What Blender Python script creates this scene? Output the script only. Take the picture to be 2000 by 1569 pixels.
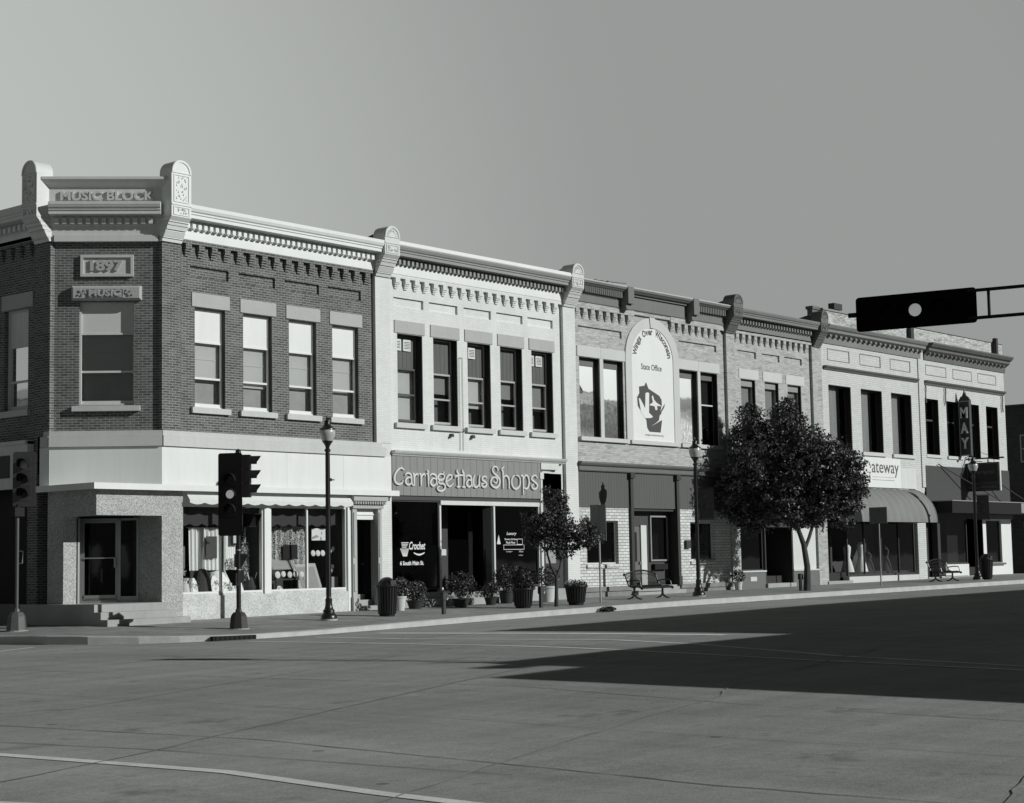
import bpy, math, random
from math import sin, cos, pi, sqrt, radians
from mathutils import Vector, Matrix
random.seed(7)
for o in list(bpy.data.objects): bpy.data.objects.remove(o)
scn = bpy.context.scene
COL = scn.collection

# ------------------------------------------------------------------ camera
cam_d = bpy.data.cameras.new('camera'); cam = bpy.data.objects.new('camera', cam_d); COL.objects.link(cam)
yaw, pit, rol = radians(49.67391776), radians(5.35881138), radians(-1.05737023)
fw = Vector((sin(yaw)*cos(pit), cos(yaw)*cos(pit), sin(pit)))
rt0 = Vector((cos(yaw), -sin(yaw), 0)); up0 = rt0.cross(fw)
rt = rt0*cos(rol) + up0*sin(rol); up = -rt0*sin(rol) + up0*cos(rol)
m = Matrix.Identity(4)
for i in range(3): m[i][0] = rt[i]; m[i][1] = up[i]; m[i][2] = -fw[i]
m[0][3], m[1][3], m[2][3] = -28.12715, -35.97636, 1.38719
cam.matrix_world = m
cam_d.sensor_width = 36.0; cam_d.lens = 36.0*3329.57/2000.0; cam_d.clip_start = .3; cam_d.clip_end = 3000
scn.camera = cam

# ------------------------------------------------------------------ sky, sun, exposure
SUN = Vector((.43, -1.0, .475)).normalized()
EL = math.asin(SUN.z)
SKY_CAP, SKY_ZEN, SKY_SUNSIDE = 1.62, .10, .22
w = bpy.data.worlds.new('World'); scn.world = w; w.use_nodes = True
nt = w.node_tree; nt.nodes.clear()
wo = nt.nodes.new('ShaderNodeOutputWorld'); bg = nt.nodes.new('ShaderNodeBackground')
sky = nt.nodes.new('ShaderNodeTexSky'); sky.sky_type = 'NISHITA'; sky.sun_disc = False
sky.sun_elevation = EL; sky.sun_rotation = math.atan2(SUN.x, SUN.y)
sky.air_density = 1.1; sky.dust_density = 0.4; sky.ozone_density = 1.6; sky.altitude = 250
sep = nt.nodes.new('ShaderNodeSeparateColor'); comb = nt.nodes.new('ShaderNodeCombineColor')
mx = nt.nodes.new('ShaderNodeMix'); mx.data_type = 'FLOAT'; mx.inputs[0].default_value = .15
nt.links.new(sky.outputs[0], sep.inputs[0])
nt.links.new(sep.outputs[0], mx.inputs[2]); nt.links.new(sep.outputs[1], mx.inputs[3])
def wm(op, x, y=None, z=None, cl_=False):
    q = nt.nodes.new('ShaderNodeMath'); q.operation = op; q.use_clamp = cl_
    for i, v in enumerate((x, y, z)):
        if v is None: continue
        if isinstance(v, (int, float)): q.inputs[i].default_value = v
        else: nt.links.new(v, q.inputs[i])
    return q.outputs[0]
tcw = nt.nodes.new('ShaderNodeTexCoord')
def wdot(v):
    q = nt.nodes.new('ShaderNodeVectorMath'); q.operation = 'DOT_PRODUCT'; nt.links.new(tcw.outputs['Generated'], q.inputs[0]); q.inputs[1].default_value = v; return q.outputs['Value']
def wmap(v, a, b, c, d):
    q = nt.nodes.new('ShaderNodeMapRange'); q.interpolation_type = 'SMOOTHSTEP'; nt.links.new(v, q.inputs[0])
    for i, k in enumerate((a, b, c, d)): q.inputs[i+1].default_value = k
    return q.outputs[0]
val = wm('MINIMUM', mx.outputs[0], SKY_CAP)
val = wm('MULTIPLY', val, wmap(wdot((0, 0, 1)), .34, .58, 1, SKY_ZEN))        # red-filtered film: deep zenith
val = wm('MULTIPLY', val, wmap(wdot(tuple(SUN)), 0.08, .45, 1, SKY_SUNSIDE))
LB = Vector((sin(radians(18)), cos(radians(18)), .1)).normalized()
val = wm('MULTIPLY', val, wmap(wdot(tuple(LB)), .80, .985, 1, 1.6))          # paler northern sky
for i, t in enumerate((.955, 1.0, .97)):                     # black and white film: the sky in greys
    mm = nt.nodes.new('ShaderNodeMath'); mm.operation = 'MULTIPLY'; mm.inputs[1].default_value = t
    nt.links.new(val, mm.inputs[0]); nt.links.new(mm.outputs[0], comb.inputs[i])
nt.links.new(comb.outputs[0], bg.inputs[0]); bg.inputs[1].default_value = .20
nt.links.new(bg.outputs[0], wo.inputs[0])
sl = bpy.data.lights.new('sun', 'SUN'); so = bpy.data.objects.new('sun', sl); COL.objects.link(so)
sl.energy = 3.75; sl.angle = radians(.53); sl.color = (1.0, 1.0, .99)
so.rotation_euler = SUN.to_track_quat('Z', 'Y').to_euler(); so.location = (0, -40, 40)
scn.view_settings.view_transform = 'Standard'; scn.view_settings.look = 'None'
scn.view_settings.exposure = 0; scn.view_settings.gamma = 1; scn.view_settings.use_curve_mapping = False
scn.render.engine = 'CYCLES'

# ------------------------------------------------------------------ materials
def _m(name):
    mt = bpy.data.materials.new(name); mt.use_nodes = True
    n = mt.node_tree; b = n.nodes['Principled BSDF']; return mt, n, b
def G(v): return (v*.96, v, v*.975, 1)
def node(n, t, **k):
    x = n.nodes.new(t)
    for a, b in k.items(): setattr(x, a, b)
    return x
def math_n(n, op, a, b=None, c=None):
    x = node(n, 'ShaderNodeMath', operation=op)
    for i, q in enumerate((a, b, c)):
        if q is None: continue
        if isinstance(q, (int, float)): x.inputs[i].default_value = q
        else: n.links.new(q, x.inputs[i])
    return x.outputs[0]
def noise(n, vec, sc, det=3, rough=.55):
    x = node(n, 'ShaderNodeTexNoise'); x.inputs['Scale'].default_value = sc
    x.inputs['Detail'].default_value = det; x.inputs['Roughness'].default_value = rough
    n.links.new(vec, x.inputs['Vector']); return x.outputs['Fac']
def scalev(n, vec, s):
    x = node(n, 'ShaderNodeVectorMath', operation='MULTIPLY'); n.links.new(vec, x.inputs[0]); x.inputs[1].default_value = s
    return x.outputs[0]
def grey_to(n, b, val):
    c = node(n, 'ShaderNodeCombineColor')
    for i, t in enumerate((.96, 1.0, .975)): n.links.new(math_n(n, 'MULTIPLY', val, t), c.inputs[i])
    n.links.new(c.outputs[0], b.inputs['Base Color'])
def M(name, v, rough=.8, nv=.16, ns=1.2, fine=.12, fs=45, bump=0., metal=0., spec=.4, streak=0., bs=60, bd=.01):
    mt, n, b = _m(name)
    g = node(n, 'ShaderNodeNewGeometry').outputs['Position']
    f = math_n(n, 'ADD', math_n(n, 'MULTIPLY', noise(n, g, ns, 4), 2*nv), 1-nv)
    f2 = math_n(n, 'ADD', math_n(n, 'MULTIPLY', noise(n, g, fs, 2), 2*fine), 1-fine)
    val = math_n(n, 'MULTIPLY', math_n(n, 'MULTIPLY', f, f2), v)
    if streak:
        s = noise(n, scalev(n, g, (5, 5, .35)), 1.0, 4, .65)
        val = math_n(n, 'MULTIPLY', val, math_n(n, 'ADD', math_n(n, 'MULTIPLY', s, 2*streak), 1-streak))
    grey_to(n, b, val)
    b.inputs['Roughness'].default_value = rough; b.inputs['Metallic'].default_value = metal
    b.inputs['Specular IOR Level'].default_value = spec
    if bump:
        bp = node(n, 'ShaderNodeBump'); bp.inputs['Strength'].default_value = bump; bp.inputs['Distance'].default_value = bd
        n.links.new(noise(n, g, bs, 3), bp.inputs['Height']); n.links.new(bp.outputs[0], b.inputs['Normal'])
    return mt
def wall_uv(n):
    ge = node(n, 'ShaderNodeNewGeometry')
    cr = node(n, 'ShaderNodeVectorMath', operation='CROSS_PRODUCT'); n.links.new(ge.outputs['Normal'], cr.inputs[0]); cr.inputs[1].default_value = (0, 0, 1)
    dt = node(n, 'ShaderNodeVectorMath', operation='DOT_PRODUCT'); n.links.new(cr.outputs[0], dt.inputs[0]); n.links.new(ge.outputs['Position'], dt.inputs[1])
    sp = node(n, 'ShaderNodeSeparateXYZ'); n.links.new(ge.outputs['Position'], sp.inputs[0])
    cb = node(n, 'ShaderNodeCombineXYZ'); n.links.new(math_n(n, 'ADD', dt.outputs['Value'], 100), cb.inputs[0]); n.links.new(math_n(n, 'ADD', sp.outputs[2], 50), cb.inputs[1])
    return cb.outputs[0], ge.outputs['Position']
def brick(name, a, c, mortar, w_=.215, h_=.0677, ms=.008, nv=.22, ns=.9, streak=.12, bump=.5, bias=0., patch=0.):
    mt, n, b = _m(name)
    uv, pos = wall_uv(n)
    t = node(n, 'ShaderNodeTexBrick'); n.links.new(uv, t.inputs['Vector'])
    t.inputs['Color1'].default_value = (a, a, a, 1); t.inputs['Color2'].default_value = (c, c, c, 1); t.inputs['Mortar'].default_value = (mortar,)*3+(1,)
    t.inputs['Scale'].default_value = 1; t.inputs['Mortar Size'].default_value = ms; t.inputs['Mortar Smooth'].default_value = .2
    t.inputs['Bias'].default_value = bias; t.inputs['Brick Width'].default_value = w_; t.inputs['Row Height'].default_value = h_
    bw = node(n, 'ShaderNodeRGBToBW'); n.links.new(t.outputs['Color'], bw.inputs[0])
    f = math_n(n, 'ADD', math_n(n, 'MULTIPLY', noise(n, pos, ns, 5, .6), 2*nv), 1-nv)
    s = noise(n, scalev(n, pos, (3.5, 3.5, .5)), 1.0, 4, .6)
    val = math_n(n, 'MULTIPLY', math_n(n, 'MULTIPLY', bw.outputs[0], f), math_n(n, 'ADD', math_n(n, 'MULTIPLY', s, 2*streak), 1-streak))
    if patch:
        p = noise(n, scalev(n, pos, (1.3, 1.3, 9)), 1.0, 3, .6)
        p = math_n(n, 'GREATER_THAN', p, .58)
        val = math_n(n, 'MULTIPLY', val, math_n(n, 'SUBTRACT', 1, math_n(n, 'MULTIPLY', p, patch)))
    grey_to(n, b, val); b.inputs['Roughness'].default_value = .9; b.inputs['Specular IOR Level'].default_value = .25
    if bump:
        bp = node(n, 'ShaderNodeBump'); bp.inputs['Strength'].default_value = bump; bp.inputs['Distance'].default_value = .006; bp.invert = True
        n.links.new(t.outputs['Fac'], bp.inputs['Height']); n.links.new(bp.outputs[0], b.inputs['Normal'])
    return mt
def pebble(name, lo, hi, sc=26, mid=.5):
    mt, n, b = _m(name)
    g = node(n, 'ShaderNodeNewGeometry').outputs['Position']
    vo = node(n, 'ShaderNodeTexVoronoi'); vo.inputs['Scale'].default_value = sc; n.links.new(g, vo.inputs['Vector'])
    bw = node(n, 'ShaderNodeRGBToBW'); n.links.new(vo.outputs['Color'], bw.inputs[0])
    r = node(n, 'ShaderNodeMapRange'); n.links.new(bw.outputs[0], r.inputs[0]); r.inputs[1].default_value = .2; r.inputs[2].default_value = mid
    r.inputs[3].default_value = lo; r.inputs[4].default_value = hi
    val = math_n(n, 'MULTIPLY', r.outputs[0], math_n(n, 'ADD', math_n(n, 'MULTIPLY', noise(n, g, 2.0, 4), .5), .75))
    grey_to(n, b, val); b.inputs['Roughness'].default_value = .85
    bp = node(n, 'ShaderNodeBump'); bp.inputs['Strength'].default_value = .6; bp.inputs['Distance'].default_value = .01
    n.links.new(bw.outputs[0], bp.inputs['Height']); n.links.new(bp.outputs[0], b.inputs['Normal'])
    return mt
def boards(name, v, pitch, dark=.25, lw=.06, nv=.12):
    mt, n, b = _m(name)
    uv, pos = wall_uv(n)
    sp = node(n, 'ShaderNodeSeparateXYZ'); n.links.new(uv, sp.inputs[0])
    fr = math_n(n, 'FRACT', math_n(n, 'DIVIDE', sp.outputs[0], pitch))
    ln = math_n(n, 'LESS_THAN', fr, lw)
    f = math_n(n, 'ADD', math_n(n, 'MULTIPLY', noise(n, scalev(n, pos, (14, 14, 1.2)), 1, 4), 2*nv), 1-nv)
    val = math_n(n, 'MULTIPLY', math_n(n, 'MULTIPLY', f, v), math_n(n, 'SUBTRACT', 1, math_n(n, 'MULTIPLY', ln, 1-dark)))
    grey_to(n, b, val); b.inputs['Roughness'].default_value = .75; b.inputs['Specular IOR Level'].default_value = .25
    return mt
def glass(name, tint=.75, gl=.9):
    mt, n, b = _m(name); n.nodes.remove(b)
    out = [x for x in n.nodes if x.type == 'OUTPUT_MATERIAL'][0]
    tr = node(n, 'ShaderNodeBsdfTransparent'); tr.inputs[0].default_value = (tint, tint, tint, 1)
    g = node(n, 'ShaderNodeBsdfGlossy'); g.inputs['Roughness'].default_value = .03; g.inputs[0].default_value = (gl, gl, gl, 1)
    fr = node(n, 'ShaderNodeFresnel'); fr.inputs[0].default_value = 1.5
    nm = node(n, 'ShaderNodeNewGeometry').outputs['Position']
    bp = node(n, 'ShaderNodeBump'); bp.inputs['Strength'].default_value = .10; bp.inputs['Distance'].default_value = .02
    n.links.new(noise(n, nm, .9, 2), bp.inputs['Height']); n.links.new(bp.outputs[0], g.inputs['Normal'])
    mi = node(n, 'ShaderNodeMixShader'); n.links.new(math_n(n, 'MULTIPLY', fr.outputs[0], 1.25), mi.inputs[0])
    n.links.new(tr.outputs[0], mi.inputs[1]); n.links.new(g.outputs[0], mi.inputs[2]); n.links.new(mi.outputs[0], out.inputs[0])
    return mt
def emit(name, v, e):
    mt, n, b = _m(name); b.inputs['Base Color'].default_value = G(v); b.inputs['Emission Color'].default_value = G(1); b.inputs['Emission Strength'].default_value = e
    return mt
def picture(name, kind):
    """printed landscape picture filling a window (flat picture in the place)"""
    mt, n, b = _m(name)
    g = node(n, 'ShaderNodeNewGeometry').outputs['Position']
    sp = node(n, 'ShaderNodeSeparateXYZ'); n.links.new(g, sp.inputs[0]); z = sp.outputs[2]; x = sp.outputs[0]
    cr = node(n, 'ShaderNodeValToRGB'); cr.color_ramp.interpolation = 'LINEAR'
    t = math_n(n, 'DIVIDE', math_n(n, 'SUBTRACT', z, 5.6), 2.8)
    t = math_n(n, 'ADD', t, math_n(n, 'MULTIPLY', math_n(n, 'SUBTRACT', noise(n, scalev(n, g, (2.5, 1, 1)), 1.4, 4), .5), .10))
    n.links.new(t, cr.inputs[0])
    e = cr.color_ramp.elements
    st = {'field': [(0, .22), (.16, .07), (.3, .12), (.42, .10), (.43, .26), (.57, .30), (.58, .12), (.6, .72), (1, .80)],
          'flowers': [(0, .07), (.2, .10), (.35, .12), (.50, .20), (.52, .72), (1, .8)],
          'river': [(0, .5), (.25, .55), (.35, .35), (.5, .15), (.62, .22), (.66, .7), (1, .75)]}[kind]
    e[0].position = st[0][0]; e[0].color = (st[0][1],)*3+(1,); e[1].position = st[1][0]; e[1].color = (st[1][1],)*3+(1,)
    for p, c in st[2:]:
        q = e.new(p); q.color = (c,)*3+(1,)
    bw = node(n, 'ShaderNodeRGBToBW'); n.links.new(cr.outputs[0], bw.inputs[0])
    val = bw.outputs[0]
    tex = noise(n, scalev(n, g, (1, 1, .5)) if kind != 'flowers' else g, 14 if kind != 'flowers' else 7, 4, .7)
    low = math_n(n, 'LESS_THAN', z, 7.05)
    k = math_n(n, 'ADD', 1, math_n(n, 'MULTIPLY', low, math_n(n, 'MULTIPLY', math_n(n, 'SUBTRACT', tex, .5), 3.2)))
    val = math_n(n, 'MAXIMUM', math_n(n, 'MULTIPLY', val, k), .02)
    grey_to(n, b, val); b.inputs['Roughness'].default_value = .55
    return mt
def fabric(name, kind):
    mt, n, b = _m(name)
    g = node(n, 'ShaderNodeNewGeometry').outputs['Position']; sp = node(n, 'ShaderNodeSeparateXYZ'); n.links.new(g, sp.inputs[0])
    if kind == 'stripe':
        f = math_n(n, 'FRACT', math_n(n, 'ADD', math_n(n, 'MULTIPLY', sp.outputs[0], 13), math_n(n, 'MULTIPLY', sp.outputs[2], 3)))
        val = math_n(n, 'ADD', math_n(n, 'MULTIPLY', math_n(n, 'GREATER_THAN', f, .5), .5), .05)
    elif kind == 'print':
        vo = node(n, 'ShaderNodeTexVoronoi', feature='DISTANCE_TO_EDGE'); vo.inputs['Scale'].default_value = 16; n.links.new(g, vo.inputs['Vector'])
        val = math_n(n, 'ADD', math_n(n, 'MULTIPLY', math_n(n, 'LESS_THAN', vo.outputs['Distance'], .13), .45), .05)
    else:
        wv = node(n, 'ShaderNodeTexWave'); wv.inputs['Scale'].default_value = 4.5; wv.inputs['Distortion'].default_value = 1.5
        n.links.new(scalev(n, g, (1, .3, .1)), wv.inputs['Vector'])
        val = math_n(n, 'ADD', math_n(n, 'MULTIPLY', wv.outputs['Fac'], .22), .60)
    grey_to(n, b, val); b.inputs['Roughness'].default_value = .9
    return mt
def road_mat():
    mt, n, b = _m('concrete_road')
    g = node(n, 'ShaderNodeNewGeometry').outputs['Position']
    sp = node(n, 'ShaderNodeSeparateXYZ'); n.links.new(g, sp.inputs[0])
    A = lambda x, y: math_n(n, 'ADD', x, y); Mu = lambda x, y: math_n(n, 'MULTIPLY', x, y)
    def cen(x, k): return Mu(math_n(n, 'SUBTRACT', x, .5), k)
    big = noise(n, g, .07, 4, .6); med = noise(n, g, .45, 6, .7); stx = noise(n, scalev(n, g, (.25, 2.6, 1)), .8, 5, .65); sty = noise(n, scalev(n, g, (2.4, .22, 1)), .7, 5, .65)
    fine = noise(n, g, 9, 5, .75); grit = noise(n, g, 42, 3, .7); grit2 = noise(n, g, 130, 2)
    val = A(.288, A(cen(big, .26), A(cen(med, .17), A(cen(stx, .17), A(cen(sty, .15), A(cen(fine, .15), A(cen(grit, .32), cen(grit2, .20))))))))
    # slabs: every bay of concrete has its own tone
    wn = node(n, 'ShaderNodeTexWhiteNoise', noise_dimensions='2D'); cb = node(n, 'ShaderNodeCombineXYZ')
    n.links.new(math_n(n, 'FLOOR', math_n(n, 'DIVIDE', sp.outputs[0], 5.2)), cb.inputs[0]); n.links.new(math_n(n, 'FLOOR', math_n(n, 'DIVIDE', A(sp.outputs[1], 1.4), 4.3)), cb.inputs[1]); n.links.new(cb.outputs[0], wn.inputs['Vector'])
    val = Mu(val, A(.95, Mu(wn.outputs['Value'], .09)))
    # oil drips and stains
    st = noise(n, g, .9, 3, .8); val = Mu(val, math_n(n, 'SUBTRACT', 1, Mu(math_n(n, 'MULTIPLY', math_n(n, 'MAXIMUM', math_n(n, 'SUBTRACT', st, .60), 0), 1), 3.0)))
    vo = node(n, 'ShaderNodeTexVoronoi'); vo.inputs['Scale'].default_value = .8; n.links.new(g, vo.inputs['Vector'])
    spot = Mu(math_n(n, 'LESS_THAN', vo.outputs['Distance'], .055), .45); val = Mu(val, math_n(n, 'SUBTRACT', 1, spot))
    # fine wandering cracks
    nz = node(n, 'ShaderNodeTexNoise'); nz.inputs['Scale'].default_value = .35; nz.inputs['Detail'].default_value = 8; nz.inputs['Roughness'].default_value = .7; n.links.new(scalev(n, g, (1.6, .35, 1)), nz.inputs['Vector'])
    ck = math_n(n, 'LESS_THAN', math_n(n, 'ABSOLUTE', math_n(n, 'SUBTRACT', nz.outputs['Fac'], .53)), .0011)
    val = Mu(val, math_n(n, 'SUBTRACT', 1, Mu(ck, .25)))
    grey_to(n, b, math_n(n, 'MAXIMUM', val, .03)); b.inputs['Roughness'].default_value = .85; b.inputs['Specular IOR Level'].default_value = .3
    bp = node(n, 'ShaderNodeBump'); bp.inputs['Strength'].default_value = .5; bp.inputs['Distance'].default_value = .008
    n.links.new(A(grit, fine), bp.inputs['Height']); n.links.new(bp.outputs[0], b.inputs['Normal'])
    return mt
def pavers(name, v):
    mt, n, b = _m(name)
    g = node(n, 'ShaderNodeNewGeometry').outputs['Position']
    t = node(n, 'ShaderNodeTexBrick'); n.links.new(g, t.inputs['Vector']); t.offset = 0
    t.inputs['Color1'].default_value = (v, v, v, 1); t.inputs['Color2'].default_value = (v*.85,)*3+(1,); t.inputs['Mortar'].default_value = (v*.4,)*3+(1,)
    t.inputs['Scale'].default_value = 1; t.inputs['Brick Width'].default_value = 1.5; t.inputs['Row Height'].default_value = 1.5; t.inputs['Mortar Size'].default_value = .012
    bw = node(n, 'ShaderNodeRGBToBW'); n.links.new(t.outputs['Color'], bw.inputs[0])
    val = math_n(n, 'MULTIPLY', bw.outputs[0], math_n(n, 'ADD', math_n(n, 'MULTIPLY', noise(n, g, 1.1, 6, .75), 1.5), .25))
    val = math_n(n, 'MULTIPLY', val, math_n(n, 'ADD', math_n(n, 'MULTIPLY', noise(n, g, 45, 3), .9), .55))
    grey_to(n, b, val); b.inputs['Roughness'].default_value = .85
    return mt

brick_red = brick('dark_red_brick', .07, .135, .29, ms=.009, nv=.34, ns=1.6, bias=0)
brick_white = brick('white_painted_brick', .64, .68, .56, ms=.006, nv=.09, streak=.11, bump=.35)
brick_cream = brick('cream_brick', .36, .50, .36, ms=.009, nv=.14, streak=.10, patch=.22)
brick_pale = brick('pale_painted_brick', .54, .60, .36, ms=.008, nv=.10, streak=.10, h_=.085, w_=.25)
brick_rough = brick('rough_white_brick', .52, .66, .26, w_=.30, h_=.105, ms=.012, nv=.15, bump=1.)
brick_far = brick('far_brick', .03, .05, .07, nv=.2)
brick_flaky = brick('flaking_painted_brick', .42, .62, .25, nv=.3, streak=.25, patch=.35)
stone = M('limestone', .40, nv=.12, fine=.16, fs=30, bump=.4, streak=.08)
stone_lt = M('pale_limestone', .52, nv=.10, fine=.12, fs=30, bump=.3, streak=.10)
stone_cr = M('cream_limestone', .54, nv=.08, fine=.10, bump=.2, streak=.06)
wht = M('white_paint', .70, rough=.6, nv=.07, fine=.05, streak=.06)
wht_d = M('weathered_white_paint', .60, rough=.7, nv=.12, fine=.10, streak=.14)
terra = M('glazed_terracotta', .60, rough=.55, nv=.10, fine=.12, fs=60, streak=.10)
grey_cor = M('grey_painted_cornice', .26, rough=.6, nv=.10, streak=.10)
dk_cor = M('dark_painted_cornice', .13, rough=.6, nv=.15, streak=.15)
panel_w = M('white_fascia_panel', .68, rough=.5, nv=.06, fine=.05, streak=.09)
peb = pebble('pebble_dash', .22, .50, sc=52, mid=.75)
peb_l = pebble('whitewashed_pebble', .38, .60, sc=45, mid=.6)
board_g = boards('grey_sign_boards', .24, .305, dark=.3, lw=.05)
board_t3 = boards('stained_board_panel', .105, .15, dark=.45, lw=.09)
board_tr = boards('rough_transom_boards', .17, .21, dark=.3, lw=.07, nv=.3)
ribbed = boards('ribbed_metal_siding', .075, .10, dark=.5, lw=.3, nv=.08)
black = M('black_enamel', .012, rough=.35, nv=.1, spec=.5)
soot = M('soot_black', .004, rough=.9, spec=.05)
blackm = M('matt_black', .010, rough=.7, nv=.2, spec=.25)
darkg = M('dark_grey_paint', .035, rough=.6)
iron = M('bronze_frame', .05, rough=.5)
alu = M('aluminium', .35, rough=.4, metal=.6, nv=.08)
galv = M('galvanised_steel', .30, rough=.5, metal=.5, nv=.2)
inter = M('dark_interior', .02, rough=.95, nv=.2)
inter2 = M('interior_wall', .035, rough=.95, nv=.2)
blind = M('white_blind', .58, rough=.9, nv=.06, fine=.03)
blind_g = M('grey_blind', .30, rough=.9, nv=.1, fine=.03)
gl_up = glass('upper_window_glass', .82)
gl_dk = glass('dark_window_glass', .30)
gl_sh = glass('shop_window_glass', .96)
conc = M('concrete', .34, rough=.85, nv=.25, fine=.15, fs=40, bump=.3, streak=.1)
kerbm = M('kerb_concrete', .42, rough=.85, nv=.28, ns=2.5, fine=.2, fs=30, bump=.4)
kerb_dk = M('kerb_face_concrete', .30, rough=.9, nv=.35, ns=2.5, fine=.2)
asph = M('joint_seal', .075, rough=.9, nv=.3)
joint_l = M('pale_joint', .27, rough=.9, nv=.3, ns=2)
paint_l = M('road_paint', .68, rough=.8, nv=.35, ns=3, fine=.25, fs=25)
paint_w = M('worn_road_paint', .78, rough=.8, nv=.35, ns=3, fine=.3, fs=20)
leafm = M('tree_leaf', .06, rough=.5, nv=.4, ns=3, spec=.5)
leaf2 = M('plant_leaf', .032, rough=.5, nv=.5, ns=6)
petal = M('flower_petal', .38, rough=.6, nv=.3, ns=9)
bark = M('bark', .055, rough=.95, nv=.3, ns=6, bump=.6)
potw = M('pale_plastic_pot', .52, rough=.5)
soil = M('soil', .03, rough=1)
globe_m = M('lamp_globe', .42, rough=.25, nv=.2, ns=4, spec=.6)
awn_m = M('grey_awning_cloth', .20, rough=.8, nv=.12, streak=.15)
valm = M('scalloped_awning_cloth', .62, rough=.85, nv=.08, streak=.1)
plate_w = M('white_ceramic', .65, rough=.3, nv=.15, ns=12)
curt = fabric('gathered_curtain', 'curtain'); f_stripe = fabric('striped_cloth', 'stripe'); f_print = fabric('printed_cloth', 'print')
dress_m = M('dark_cloth', .05, rough=.95); cloth_w = M('white_cloth', .80, rough=.95, nv=.15, ns=5); wood_l = M('pale_wood', .38, rough=.6)
sheet = M('plain_mount_sheet', .10, rough=.8)
lens_off = M('dark_signal_lens', .008, rough=.3, spec=.3); lens_lit = emit('lit_signal_lens', .45, .22); lens_sun = M('sunlit_signal_lens', .30, rough=.25, nv=.2, ns=8)  # lens_sun: paler lens copy, sunlight painted into its colour
steelg = M('weathered_steel_housing', .06, rough=.5, nv=.2)
sidewalk_m = pavers('sidewalk_concrete', .27)
road_m = road_mat()
pic_field, pic_flow, pic_riv = picture('field_picture', 'field'), picture('sunflower_picture', 'flowers'), picture('river_picture', 'river')
banner_m = M('white_banner_vinyl', .72, rough=.5, nv=.05, fine=.03, streak=.04)
ink = M('dark_print_ink', .06, rough=.6); ink_s = M('sign_ink', .09, rough=.6)
roofm = M('roof_felt', .10, rough=.95)

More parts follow.
